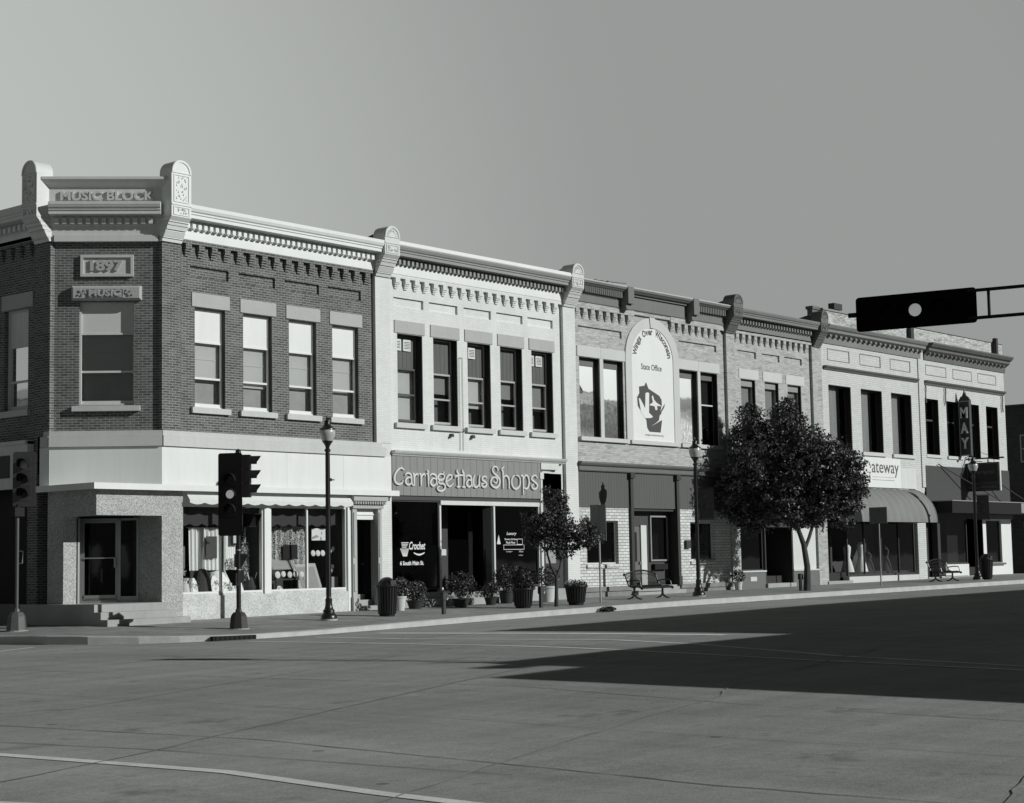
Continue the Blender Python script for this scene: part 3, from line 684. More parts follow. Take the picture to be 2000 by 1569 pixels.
for a, b, c, e in lh[:4]:
    mb = MB(); mb.box(a-.22, b+.12, -.2, .02, 8.44, 8.84, fl); mb.build('lintel', stone, b1)
    mb = MB(); mb.box(a-.12, b+.12, -.3, .1, 5.5, 5.665, fl); mb.build('sill', stone_lt, b1)
shade_reveals(b1, holes, .1, FW, darkg)
# ground floor: pebble-dash piers, header and bulkhead
mb = MB()
mb.box(0, .69, 0, 1.2, -.25, 3.43, W); mb.box(-2.06, 0, 0, .3, 2.75, 3.43, W); mb.box(-2.06, -1.76, .3, 1.4, 2.75, 3.43, W); mb.box(-2.06, -1.62, 1.4, 2.1, -.3, 3.43, W)
mb.box(-1.62, -1.45, 2.02, 2.6, .45, 3.0, W)
mb.build('pebble_dash_wall', peb, b1)
mb = MB(); mb.box(.69, 6.76, -.30, -.02, -.3, .62); mb.box(.69, 6.76, -.3, -.06, .62, .68); mb.build('bulkhead', peb_l, b1)
mb = MB(); mb.box(-2.0, .0, .3, 2.6, 2.76, 2.85, W); mb.build('entrance_ceiling', inter, b1)
mb = MB(); mb.box(-2.3, 8.62, -.30, .25, 3.43, 3.50); mb.box(-2.3, .0, .25, 2.6, 3.43, 3.50, W); mb.box(-2.3, -1.9, 2.6, 3.0, 3.43, 3.5, W)
mb.box(-2.33, 8.64, .25, .28, 3.40, 3.56); mb.box(-2.33, -2.3, -.25, 3.0, 3.40, 3.56, W)
mb.build('canopy', wht, b1)
# entrance steps and platform
mb = MB()
for k, (y0, z) in enumerate(((-.81, .125), (-.52, .31), (-.23, .50))):
    y1 = (-.52, -.23, 3.0)[k]; x1 = (.30, .0, -.0)[k]
    mb.box(-2.30+.01*k, x1 if k < 2 else -.001, y0, y1, -.4, z-.0, W)
mb.build('entrance_steps', conc, b1)
# entrance door set across the corner
DF = Fr((-1.09, 2.06, 0), (1, -1, 0), (-1, -1, 0)); LD = 1.09*sqrt(2)
mb = MB(); frame_bars(mb, 0, LD, .5, 2.72, .06, -.08, .02, DF); mb.box(.99, 1.07, -.08, .02, .5, 2.72, DF); mb.box(1.07, LD, -.06, .0, .56, .66, DF)
dfm = mb.build('door_frame', alu, b1); pane(dfm, 1.07, LD-.06, .66, 2.66, -.03, gl_dk, DF)
mb = MB(); frame_bars(mb, .065, .985, .565, 2.655, .055, -.05, .0, DF); mb.box(.065, .985, -.05, .0, .565, .70, DF)
dr = mb.build('door', alu, b1); pane(dr, .12, .93, .7, 2.6, -.03, gl_dk, DF)
mb = MB(); mb.box(.12, .93, .03, .06, 1.66, 1.69, DF); mb.box(.90, .95, .01, .07, 1.42, 1.69, DF); mb.build('handle', alu, dr)
mb = MB(); frame_bars(mb, 1.4, 2.1, .5, 2.72, .05, -.5, -.4, LF)
mb.build('side_window_frame', alu, b1)
mb = MB(); mb.box(-1.2, 1.6, 2.7, 2.75, .4, 3.2, W); mb.box(.75, .8, 1.2, 2.7, .4, 3.2, W); mb.build('interior_partition', inter, b1)
# shop windows
def shopwin(par, a, b, c, e, muls=(), d=-.10, fmat=wht, t=.05, gl=gl_sh, fr=F):
    mb = MB(); frame_bars(mb, a, b, c, e, t, d-.05, d+.03, fr)
    for q in muls: mb.box(q-.025, q+.025, d-.04, d+.035, c+t, e-t, fr)
    w_ = mb.build('shop_window', fmat, par); pane(w_, a+t, b-t, c+t, e-t, d-.01, gl, fr); return w_
shopwin(b1, .70, 3.56, .68, 3.05, (2.06,)); shopwin(b1, 3.80, 6.76, .68, 3.05, (5.21,))
boxes(b1, 'window_pier', wht, [(3.56, 3.80, -.25, -.01, .62, 3.05), (6.76, 6.90, -.25, -.01, -.02, 3.05)]); boxes(b1, 'window_head', wht, [(.69, 6.9, -.25, -.05, 3.05, 3.43)])
mb = MB(); n = 48; x0, x1 = .76, 6.78                                      # scalloped valance
for k in range(n):
    a, b = x0+(x1-x0)*k/n, x0+(x1-x0)*(k+1)/n; sc = .05*abs(sin(pi*k/4.)); sc2 = .05*abs(sin(pi*(k+1)/4.))
    mb.poly([F(a, .02, 3.40), F(b, .02, 3.40), F(b, .21, 3.17), F(a, .21, 3.17)]); mb.poly([F(a, .21, 3.17), F(b, .21, 3.17), F(b, .21, 3.10-sc2), F(a, .21, 3.10-sc)])
mb.build('valance', valm, b1)
mb = MB(); mb.box(.7, 6.8, .3, 1.7, .3, .60, W); mb.build('display_floor', wood_l, b1)
mb = MB(); mb.box(.7, 6.85, 1.9, 1.95, .3, 3.4, W); mb.box(6.85, 6.9, .3, 1.9, .3, 3.4, W); mb.box(3.62, 3.72, .4, 1.9, .3, 3.4, W); mb.box(.7, 6.9, .3, 1.9, 3.3, 3.35, W); mb.build('display_back', M('display_backing', .05, rough=.95), b1)
mb = MB()                                                                     # inner scalloped pelmet
for x0, x1 in ((.78, 3.5), (3.9, 6.7)):
    n = 32
    for k in range(n):
        a, b = x0+(x1-x0)*k/n, x0+(x1-x0)*(k+1)/n; s0, s1 = .07*abs(sin(pi*k/5.)), .07*abs(sin(pi*(k+1)/5.))
        mb.poly([W(a, .36, 3.3), W(b, .36, 3.3), W(b, .36, 2.56-s1), W(a, .36, 2.56-s0)])
mb.build('pelmet', M('dark_pelmet_cloth', .045, rough=.95), b1)
# stair door with classical surround
mb = MB()
for a, b in ((6.90, 7.07), (7.95, 8.10)):
    mb.box(a, b, -.12, .05, .45, 3.02); mb.box(a-.02, b+.02, -.12, .08, .0, .45); mb.box(a+.03, b-.03, .05, .075, .6, 1.4); mb.box(a+.03, b-.03, .05, .075, 1.6, 2.9)
mb.box(6.88, 8.14, -.12, .10, 3.02, 3.14); mb.box(6.85, 8.2, -.12, .16, 3.14, 3.24); mb.box(6.82, 8.24, -.12, .20, 3.24, 3.40)
for k in range(13): mb.box(6.88+.1*k, 6.93+.1*k, .16, .20, 3.15, 3.22)
mb.build('door_surround', stone, b1)
mb = MB(); mb.box(7.07, 7.95, -.3, -.1, 2.70, 3.02); mb.box(7.07, 7.95, -.1, -.07, 2.83, 2.87); mb.build('transom_panel', wht, b1)
mb = MB(); mb.box(7.07, 7.95, -.62, -.56, .5, 2.7); sd = mb.build('stair_door', blackm, b1)
mb = MB(); mb.sphere(F(7.85, -.53, 1.4), .03); mb.build('handle', alu, sd)
mb = MB(); mb.box(7.0, 8.0, -1.0, .05, -.3, .17); mb.box(7.0, 8.0, -1.0, -.25, .17, .34); mb.box(7.0, 8.0, -1.0, -.5, .34, .5); mb.build('door_step', conc, b1)
mb = MB(); mb.extr([(-1.9, 2.7), (-1.9, 17), (8.1, 17), (8.1, .4), (.55, .4)], 10.1, 10.3, Fr((0, 0, 0), (1, 0, 0), (0, 0, 1))); 
for v in mb.v: v.y, v.z = v.z, v.y
mb.v = [Vector((v.x, v.y, v.z)) for v in mb.v]; mb.build('roof', roofm, b1)
mb = MB(); mb.box(-1.9, 8.1, 17, 17.2, -.3, 10.3, W); mb.build('back_wall', brick_far, b1)
mb = MB(); mb.box(7.9, 8.08, .45, 17, -.3, 10.1, W); mb.box(1.0, 7.9, .5, 17, 4.1, 4.3, W); mb.box(-1.5, 7.9, 6, 6.1, -.3, 10.1, W); mb.box(-1.6, 1.0, 2.6, 17, 4.1, 4.3, W)
mb.build('interior_partition', inter, b1)
mb = MB(); mb.box(.7, 6.9, 2.0, 5.9, -.3, .3, W); mb.build('interior_floor', inter, b1)
# left side street shop front of the same block
mb = MB(); mb.box(2.9, 17, -.1, .10, 3.55, 4.80, LF); mb.box(2.9, 17, -.1, .16, 4.72, 4.82, LF); mb.build('side_fascia', wht_d, b1)
mb = MB(); mb.box(3.7, 6.5, .10, .13, 3.85, 4.45, LF); sg = mb.build('side_sign', darkg, b1)
mb = MB(); mb.box(3.2, 17, -.5, -.4, .4, 3.55, LF); mb.build('side_shop_front', inter, b1)
mb = MB(); mb.box(3.2, 17, -.4, -.05, -.3, .5, LF); mb.build('side_bulkhead', dk_cor, b1)

# ---------------------------------------------------------------- 2 white building
b2 = thing('white_building', 'white painted brick building with the Carriage Haus Shops board over its windows', 'building', (8, 0, 0)); at_base(b2, (8, 0, 0))
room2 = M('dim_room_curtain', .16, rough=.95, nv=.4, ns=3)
X2 = [8.86, 10.47, 12.07, 13.67, 15.27]
h2 = [(x+.08, x+1.20, 5.66, 8.40) for x in X2]; p2 = [(x, x+1.33, 9.23, 9.51) for x in (8.80, 10.38, 12.0, 13.6, 15.19)]
mb = MB(); mb.wall(8.5, 16.93, 3.43, 10.22, h2+p2, 0, 0, FW)
for q in h2: mb.wall(*q, [q], .34, 0, FW)
for q in p2: mb.wall(*q, [q], .07, 0, FW); panel_recess(mb, *q, FW)
mb.box(7.98, 8.62, -.42, 0, 5.0, 10.05); mb.box(8.10, 8.60, -.42, -.02, -.3, 5.0); mb.box(17.02, 17.68, -.42, 0, -.3, 10.05)
mb.box(8.62, 17.02, -.13, 0, 10.09, 10.48); corbels(mb, [8.88+.427*k for k in range(19)])
mb.build('brick_wall', brick_white, b2)
mb = MB(); mb.prof(cornice_profile(.42, 10.99), 8.62, 17.02); dentils(mb, 8.7, 16.95, .19, .09); cn = mb.build('cornice', grey_cor, b2)
mb = MB(); mb.prof([(-.1, 11.0), (.43, 10.99), (.45, 11.02), (.40, 11.14), (-.1, 11.20)], 8.62, 17.02); mb.build('roof_flashing', wht, cn)
mb = MB(); mb.box(8.62, 17.02, -.02, .012, 10.2, 10.5); mb.build('frieze', wht, b2)
cap(b2, 7.97, 8.61, 11.54, terra); cap(b2, 17.02, 17.66, 11.50, terra)
for k, x in enumerate(X2):
    mb = MB(); mb.box(x-.05, x+1.29, -.2, .03, 8.42, 8.80, FW); mb.build('lintel', stone, b2)
    mb = MB(); mb.box(x-.07, x+1.28, -.3, .10, 5.50, 5.655, FW); mb.build('sill', stone_cr, b2)
    a, b, c, e = h2[k]; D = -.27; o = MB(); zt = 7.32 if k else 7.38
    frame_bars(o, a, b, c+.06, e, .045, D-.06, D+.02, FW); frame_bars(o, a+.05, b-.06, c+.08, zt, .055, D-.05, D+.03, FW); zm = 6.50 if k else 6.56; o.box(a+.1, b-.1, D-.04, D+.02, zm-.02, zm+.03, FW)
    wn = o.build('window', M('dull_window_frame', .09) if k == 0 else stone, b2)
    q = MB(); q.box(a+.045, b-.045, D-.05, D-.02, zt, e-.045, FW); q.build('board_infill', boards('vertical_infill_boards%d' % k, .11, .19, dark=.3, lw=.08, nv=.35), wn)
    for j in ([0, 1] if k in (0, 4) else [.5] if k == 2 else []):
        v = MB(); va = a+.10+j*.42; vw = .32; frame_bars(v, va, va+vw, 7.92, 8.27, .035, D-.02, D+.03, FW)
        for z in range(6): v.box(va+.03, va+vw-.03, D-.01, D+.02, 7.965+z*.048, 7.99+z*.048, FW)
        v.build('louvre_vent', wht, wn)
    pane(wn, a+.1, b-.1, zm, zt-.05, D-.02, gl_up, FW); pane(wn, a+.1, b-.1, c+.12, zm, D-.03, gl_up, FW)
    bt = (.0, .62, .40, .64, .45)[k]; p = MB(); p.box(a+.05, b-.05, D-.16, D-.13, c+(zt-c)*bt, zt, FW); p.build('blind', blind if k in (0, 2) else blind_g, wn)
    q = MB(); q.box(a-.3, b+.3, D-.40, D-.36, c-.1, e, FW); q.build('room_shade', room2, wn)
shade_reveals(b2, h2, .27, FW)
mb = MB(); mb.tube([FW(11.72, .03, 7.86), FW(11.72, .03, 4.9)], .008, 5); mb.tube([FW(11.87, .03, 7.86), FW(11.87, .03, 4.9)], .008, 5); mb.tube([FW(11.72, .03, 7.86), FW(11.87, .03, 7.86)], .008, 5); mb.build('conduit', grey_cor, b2)
mb = MB()
for x in (11.25, 12.25): mb = MB(); mb.box(x, x+.10, .0, .10, 5.32, 5.42, FW); mb.tube([FW(x+.05, .08, 5.38), FW(x+.0, .15, 5.34)], .04, 8); mb.build('floodlight', dk_cor, b2)
boxes(b2, 'junction_box', dk_cor, [(11.6, 11.95, .0, .08, 5.52, 5.60)], FW)
# sign board, its cornice and the raised lettering
mb = MB(); mb.box(8.62, 15.66, -.13, .0, 3.44, 4.64); sb = mb.build('sign_board', board_g, b2)
mb = MB(); mb.prof([(-.13, 4.63), (.03, 4.64), (.05, 4.67), (.10, 4.70), (.14, 4.75), (.16, 4.79), (-.13, 4.80)], 8.62, 16.93); mb.box(15.66, 16.6, -.13, .03, 4.42, 4.63); mb.box(15.66, 16.2, -.13, .0, 4.30, 4.36); mb.build('sign_cornice', wht_d, b2)
LET = [[[(9.07,4.22),(9.01,4.25),(8.91,4.25),(8.78,4.17),(8.69,4.04),(8.68,3.9),(8.75,3.8),(8.88,3.77),(9.0,3.82),(9.03,3.88)],[(8.97,4.28),(9.01,4.25)]],[[(9.15,4.07),(9.23,4.12),(9.35,4.1),(9.4,4.03),(9.41,3.9),(9.43,3.78),(9.49,3.76)],[(9.4,3.97),(9.3,3.99),(9.18,3.94),(9.15,3.84),(9.23,3.77),(9.34,3.78),(9.41,3.85)]],[[(9.48,4.11),(9.52,4.06),(9.53,3.76)],[(9.53,3.99),(9.58,4.07),(9.68,4.1),(9.7,4.06)]],[[(9.77,4.11),(9.83,4.07),(9.83,3.77)],[(9.84,4.0),(9.9,4.08),(9.98,4.11),(10.01,4.06)]],[[(10.09,4.12),(10.15,4.09),(10.16,3.75)],[(10.12,4.21),(10.17,4.17)]],[[(10.24,4.08),(10.34,4.12),(10.46,4.1),(10.52,4.03),(10.52,3.9),(10.55,3.79)],[(10.52,3.96),(10.39,3.99),(10.29,3.93),(10.26,3.84),(10.35,3.76),(10.45,3.78),(10.52,3.85)]],[[(10.86,4.19),(10.83,4.13),(10.72,4.13),(10.61,4.07),(10.61,3.98),(10.71,3.94),(10.84,3.98),(10.89,4.06),(10.83,4.13)],[(10.68,3.94),(10.62,3.88),(10.68,3.83),(10.83,3.83),(10.91,3.76),(10.88,3.66),(10.72,3.6),(10.6,3.63),(10.56,3.7),(10.64,3.75)]],[[(11.01,3.91),(11.2,4.01),(11.22,4.09),(11.12,4.11),(11.01,4.04),(10.96,3.91),(11.01,3.81),(11.13,3.75),(11.27,3.84)]],[[(11.48,4.28),(11.47,4.23),(11.53,4.15),(11.53,4.02),(11.53,3.76)],[(11.47,3.75),(11.59,3.75)],[(11.4,4.04),(11.37,4.08),(11.45,4.09),(11.59,4.11),(11.8,4.12)],[(11.74,4.28),(11.74,4.23),(11.79,4.14),(11.78,3.76)],[(11.72,3.75),(11.84,3.75)]],[[(11.89,4.08),(12.0,4.12),(12.11,4.09),(12.15,4.01),(12.15,3.89),(12.18,3.77)],[(12.15,3.96),(12.03,3.98),(11.94,3.92),(11.92,3.83),(12.01,3.76),(12.1,3.78),(12.15,3.84)]],[[(12.3,4.13),(12.26,4.06),(12.24,3.87),(12.31,3.76),(12.44,3.78),(12.51,3.88)],[(12.53,4.12),(12.51,3.88),(12.54,3.77)]],[[(12.87,4.08),(12.79,4.11),(12.68,4.07),(12.68,3.99),(12.81,3.93),(12.87,3.85),(12.78,3.77),(12.66,3.79),(12.64,3.87),(12.73,3.88)]],[[(13.43,4.33),(13.39,4.42),(13.24,4.43),(13.17,4.34),(13.22,4.24),(13.38,4.14),(13.51,4.02),(13.49,3.87),(13.34,3.76),(13.15,3.81),(13.08,3.92),(13.14,4.06),(13.31,4.09),(13.4,4.01),(13.34,3.91),(13.23,3.94)]],[[(13.72,4.44),(13.62,4.35),(13.68,4.27),(13.68,3.76)],[(13.69,4.07),(13.81,4.16),(13.94,4.1),(13.98,3.96),(13.97,3.76)]],[[(14.31,4.2),(14.15,4.11),(14.11,3.96),(14.16,3.81),(14.31,3.74),(14.49,3.83),(14.54,3.98),(14.5,4.13),(14.31,4.2)]],[[(14.59,4.17),(14.69,4.14),(14.69,3.58)],[(14.7,4.07),(14.82,4.2),(14.94,4.15),(14.99,4.01),(14.95,3.83),(14.83,3.75),(14.72,3.8)]],[[(15.41,4.14),(15.31,4.21),(15.15,4.15),(15.14,4.06),(15.3,3.98),(15.42,3.89),(15.36,3.78),(15.2,3.76),(15.12,3.85),(15.22,3.91)]]]
LR = .027
for L in LET:
    mb = MB()
    for s in L:
        P = [Vector((p[0], p[1])) for p in s]
        Q = []
        for i in range(len(P)-1):
            p0, p1, p2_, p3 = P[max(i-1, 0)], P[i], P[i+1], P[min(i+2, len(P)-1)]
            for k in range(4):
                t = k/4; Q.append(.5*((2*p1)+(-p0+p2_)*t+(2*p0-5*p1+4*p2_-p3)*t*t+(-p0+3*p1-3*p2_+p3)*t**3))
        Q.append(P[-1]); big = max(p[1] for p in s)-min(p[1] for p in s)
        nQ = len(Q); wd = [LR*(.72+.45*sin(pi*i/(nQ-1))) for i in range(nQ)]
        ins, outs = [], []
        for i, q in enumerate(Q):
            t_ = (Q[min(i+1, nQ-1)]-Q[max(i-1, 0)]).normalized(); n_ = Vector((-t_.y, t_.x))
            ins.append(q+n_*wd[i]); outs.append(q-n_*wd[i])
        dd = .001*len(mb.v)/1000
        for i in range(nQ-1): mb.extr([(v.x, v.y) for v in (ins[i], ins[i+1], outs[i+1], outs[i])], 0, .055+dd)
        for e_ in (0, -1):
            mb.extr([(Q[e_].x+wd[e_]*1.25*cos(2*pi*k/10), Q[e_].y+wd[e_]*1.25*sin(2*pi*k/10)) for k in range(10)], 0, .058+dd)
    mb.build('raised_letter', wht_d, sb)
# shop front
mb = MB(); mb.box(8.60, 15.75, -.25, -.05, 3.30, 3.44); mb.build('shop_front_header', iron, b2)
mb = MB(); mb.box(10.78, 15.6, -.2, -.02, 3.18, 3.31); mb.build('blind_box', wht_d, b2)
shopwin(b2, 8.60, 10.76, .58, 3.30, (), -.12, iron, .04, gl_dk)
shopwin(b2, 13.36, 15.58, .58, 3.20, (), -.12, iron, .04, gl_dk)
boxes(b2, 'mullion', wht_d, [(10.76, 10.83, -.2, -.06, .5, 3.2), (13.30, 13.37, -.2, -.05, .5, 3.2), (15.58, 15.64, -.2, -.06, .5, 3.2)])
# recessed entrance
mb = MB(); mb.poly([W(10.83, .15, .5), W(11.6, 1.5, .5), W(11.6, 1.5, 3.2), W(10.83, .15, 3.2)]); mb.poly([W(13.3, .15, .5), W(12.7, 1.5, .5), W(12.7, 1.5, 3.2), W(13.3, .15, 3.2)]); mb.build('side_light', gl_dk, b2)
mb = MB(); mb.box(11.6, 12.7, 1.5, 1.56, .5, 3.2, W); ed = mb.build('door', darkg, b2)
mb = MB(); mb.box(11.75, 12.05, 1.46, 1.49, .9, 2.5, W); mb.build('door_curtain', curt, ed)
mb = MB(); 
for a, z, w_, h in ((12.12, 1.6, .2, .28), (12.35, 1.62, .22, .2), (12.15, 1.2, .2, .25), (11.8, .8, .22, .3)): mb.box(a, a+w_, 1.47, 1.495, z, z+h, W)
mb.build('door_notice', blind, ed)
mb = MB(); mb.box(11.2, 11.28, .55, .68, .5, 2.4, W); mb.box(10.85, 11.15, .3, .33, .55, .62, W); mb.build('door_post', wht_d, b2)
mb = MB(); mb.box(8.60, 10.9, -.45, -.04, -.3, .50); mb.box(8.7, 10.7, -.05, .10, -.3, .30); mb.box(13.2, 15.7, -.45, -.04, -.3, .55); mb.box(10.9, 13.2, -2, .22, -.3, .28); mb.box(10.9, 13.2, -2, -.05, .28, .46)
mb.box(15.7, 17.0, -.5, .02, -.3, .46); mb.box(15.7, 17.0, -.1, .2, -.3, .28); mb.build('bulkhead', conc, b2)
mb = MB(); mb.box(15.75, 16.9, -.3, -.12, .45, 4.3); sd = mb.build('stair_door', darkg, b2)
mb = MB(); mb.box(15.64, 15.75, -.3, .0, .45, 4.35); mb.box(15.6, 15.79, -.3, .03, 4.10, 4.32); mb.build('door_pilaster', wht_d, b2)
pane(sd, 15.95, 16.5, 1.3, 2.3, -.10, blind_g, F)
gt = MB()
for k in range(4): gt.box(9.08+.01*k, 9.40-.03*k, -.105, -.10, 2.00-.045*k, 2.022-.045*k)
for k in range(8): gt.extr([(9.03+.05*k, 1.84), (9.055+.05*k, 1.84), (9.17+.022*k, 1.60), (9.15+.022*k, 1.60)], -.105, -.10)
text('Crochet', '', None, 9.42, 1.80, .24, F, -.105, .72, .004, cu=gt, shear=.3, bold=.02)
for k in range(8): gt.extr([(9.62+.06*k, 1.72-.05*sin(pi*k/8)), (9.68+.06*k, 1.72-.05*sin(pi*(k+1)/8)), (9.68+.06*k, 1.69-.07*sin(pi*(k+1)/8)), (9.62+.06*k, 1.69-.07*sin(pi*k/8))], -.105, -.10)
text('6 South Main St.', '', None, 9.02, 1.33, .13, F, -.105, 1.04, .004, cu=gt, bold=.03)
gt.build('window_lettering', wht, b2)
gt = MB()
text('Luxury', '', None, 13.98, 2.22, .12, F, -.105, .5, .004, cu=gt, bold=.02, shear=.3)
text('Sewing & Sew', '', None, 13.88, 2.06, .08, F, -.105, .62, .004, cu=gt, bold=.02); text('Much More', '', None, 13.95, 1.96, .08, F, -.105, .45, .004, cu=gt, bold=.02)
frame_bars(gt, 13.82, 14.86, 1.77, 1.93, .016, -.105, -.10, F); frame_bars(gt, 14.50, 14.78, 1.93, 2.12, .016, -.105, -.10, F)
gt.extr([(13.49, 1.95), (13.68, 1.95), (13.585, 2.25)], -.105, -.10)
text('Lodges', '', None, 13.95, 1.68, .05, F, -.105, .3, .004, cu=gt); text('Main', '', None, 14.6, 1.68, .06, F, -.105, .2, .004, cu=gt); text('Lodges', '', None, 14.58, 1.56, .05, F, -.105, .2, .004, cu=gt)
gt.build('window_lettering', wht_d, b2)
shell(b2, 8.1, 17.2, 10.3)
mb = MB(); mb.box(8.65, 15.5, 2.2, 2.25, .4, 3.3, W); mb.build('display_back', SHADE_BACK, b2)

# ---------------------------------------------------------------- 3 cream building with the arched banner
b3 = thing('cream_building', 'cream brick building with a tall arched white banner between two pairs of windows', 'building'); at_base(b3, (17.7, 0, 0))
h3 = [(17.93, 19.07, 5.64, 8.40), (19.29, 20.46, 5.64, 8.40), (23.97, 25.14, 5.64, 8.40), (25.34, 26.50, 5.64, 8.40)]
p3 = [(17.91, 20.43, 9.23, 9.49), (23.98, 26.5, 9.23, 9.49)]
mb = MB(); mb.wall(17.55, 27.05, 4.76, 10.3, h3+p3, 0, 0, FW)
for q in h3: mb.wall(*q, [q], .3, 0, FW)
for q in p3: mb.wall(*q, [q], .07, 0, FW); panel_recess(mb, *q, FW)
mb.box(17.68, 21.15, -.13, 0, 10.10, 10.3); mb.box(23.42, 27.1, -.13, 0, 10.10, 10.3); corbels(mb, [17.76+.432*k for k in range(8)]); corbels(mb, [23.46+.432*k for k in range(8)])
mb.box(21.15, 23.42, -.13, -.02, 10.17, 10.3)
mb.build('brick_wall', brick_cream, b3)
mb = MB()
xc, zc = 22.23, 8.62                                        # arch voussoirs, butted
for k in range(16):
    a0, a1 = pi*k/16, pi*(k+1)/16
    i0, o0 = (xc+1.29*cos(a0), zc+1.16*sin(a0)), (xc+1.66*cos(a0), zc+1.52*sin(a0)); i1, o1 = (xc+1.29*cos(a1), zc+1.16*sin(a1)), (xc+1.66*cos(a1), zc+1.52*sin(a1))
    mb.extr([i0, o0, o1, i1], -.1, .05, FW)
mb.extr([(22.12, 9.77), (22.34, 9.77), (22.40, 10.19), (22.06, 10.19)], -.1, .08, FW)
mb.box(20.57, 20.94, -.1, .05, 5.48, 8.62, FW); mb.box(23.52, 23.89, -.1, .05, 5.48, 8.62, FW)
mb.build('arch_surround', stone_cr, b3)
for a, b in ((17.81, 20.57), (23.89, 26.64)):
    mb = MB(); mb.box(a, (a+b)/2-.05, -.2, .03, 8.42, 8.79, FW); mb.box((a+b)/2-.04, b, -.2, .03, 8.42, 8.79, FW); mb.build('lintel', stone_cr, b3)
for a, b in ((17.83, 20.55), (20.75, 23.7), (23.9, 26.6)):
    mb = MB(); mb.box(a, b, -.2, .12, 5.49, 5.63, FW); mb.build('sill', stone_cr, b3)
boxes(b3, 'stone_mullion', stone_cr, [(19.08, 19.28, -.3, .02, 5.64, 8.42), (25.15, 25.33, -.3, .02, 5.64, 8.42)], FW)
for k, (q, pm) in enumerate(zip(h3, (pic_field, pic_flow, pic_riv, None))):
    a, b, c, e = q; o = MB(); frame_bars(o, a, b, c, e, .04, -.26, -.2, FW); o.box(a+.04, b-.04, -.25, -.2, 8.13, e-.04, FW)
    wn = o.build('window', dk_cor, b3)
    if pm: p = MB(); p.box(a+.04, b-.04, -.26, -.225, c+.04, 8.13, FW); p.build('window_picture', pm, wn)
    else:
        pane(wn, a+.04, b-.04, c+.04, 8.13, -.23, gl_dk, FW); p = MB(); p.box(a+.04, b-.04, -.22, -.19, 7.15, 7.20, FW); p.build('meeting_rail', wht_d, wn)
        p = MB(); p.box(a, b, -.4, -.36, 7.2, 8.2, FW); p.build('blind', M('dark_grey_blind', .12), wn)  # blind in one even dark grey
shade_reveals(b3, h3, .24, FW)
bird = MB(); bird.extr([(18.22, 7.45), (18.27, 7.30), (18.42, 7.22), (18.36, 7.16), (18.2, 7.14), (18.22, 7.3), (18.16, 7.62), (18.13, 7.75), (18.09, 7.5), (18.16, 7.2)], -.222, -.215, FW); bird.build('painted_bird', sheet, b3)
# banner
pl = [(20.95, 5.64), (23.51, 5.64)] + [(xc+1.285*cos(a), zc+1.155*sin(a)) for a in [pi*k/24 for k in range(25)]]
mb = MB(); mb.extr(pl, .0, .03, FW); bn = mb.build('banner', banner_m, b3)
tx = MB()
ct = 'Wings Over Wisconsin'
WD = {'W': .27, 'O': .20, 'i': .05, 'r': .11, 's': .12, 'c': .12, ' ': .13}
tot = sum(WD.get(c, .14)+.035 for c in ct); pos = 0.
for ch in ct:
    wd = WD.get(ch, .14)
    if ch != ' ':
        an = pi*(1-.03) - pi*.94*(pos+wd/2)/tot
        tx_, tz_ = -sin(an), cos(an)                          # along the arc, clockwise
        bx, bz = xc+.96*cos(an), zc+.02+.87*sin(an); drop = .055 if ch == 'g' else 0
        ux, uz = cos(an-pi/2), sin(an-pi/2)
        bx -= ux*wd/2 + cos(an)*drop; bz -= uz*wd/2 + sin(an)*drop
        text(ch, '', None, bx, bz, {'W': .25, 'O': .25, 'i': .23, 'g': .24}.get(ch, .185), FW, .03, wd*1.06, .004, cu=tx, rot=an-pi/2, bold=.03)
    pos += wd+.035
tx.build('arched_lettering', ink, bn); tx = MB()
text('State Office', '', None, 21.52, 8.22, .22, FW, .03, 1.28, .004, cu=tx, bold=.01)
tx.build('office_lettering', ink, bn); tx = MB()
text('wingsoverwisconsin.org', '', None, 21.66, 5.80, .09, FW, .03, 1.14, .004, cu=tx)
tx.build('web_lettering', ink, bn); tx = MB()
tx.extr([(21.36,7.58),(21.69,7.63),(21.8,7.77),(21.94,7.54),(22.21,7.45),(22.6,7.32),(22.74,7.18),(22.75,6.98),(22.64,6.73),(22.94,7.06),(22.9,6.91),(22.7,6.71),(22.73,6.38),(22.63,5.97),(21.94,5.97),(21.8,6.11),(21.76,6.38),(21.5,6.64),(21.26,6.87),(21.23,7.19),(21.37,7.34)], .03, .034, FW)
tx.build('state_map', ink, bn)
tx = MB()
for pl in ([(21.32,7.16),(21.41,7.15),(21.7,6.81),(21.74,7.36),(21.86,7.4),(21.97,7.38),(21.93,6.66),(22.17,6.53),(22.07,6.48),(21.7,6.45),(21.44,6.66)], [(22.12,7.26),(22.2,7.31),(22.27,7.15),(22.43,7.05),(22.75,6.94),(22.44,6.94),(22.45,6.79),(22.34,6.78),(22.28,6.92),(21.95,6.94),(22.19,7.06)], [(22.59,6.59),(22.76,6.71),(22.78,6.46),(22.58,6.38),(22.06,6.18),(22.39,6.33),(22.54,6.42)]):
    tx.extr(pl, .034, .038, FW)
tx.build('banner_birds', banner_m, bn)
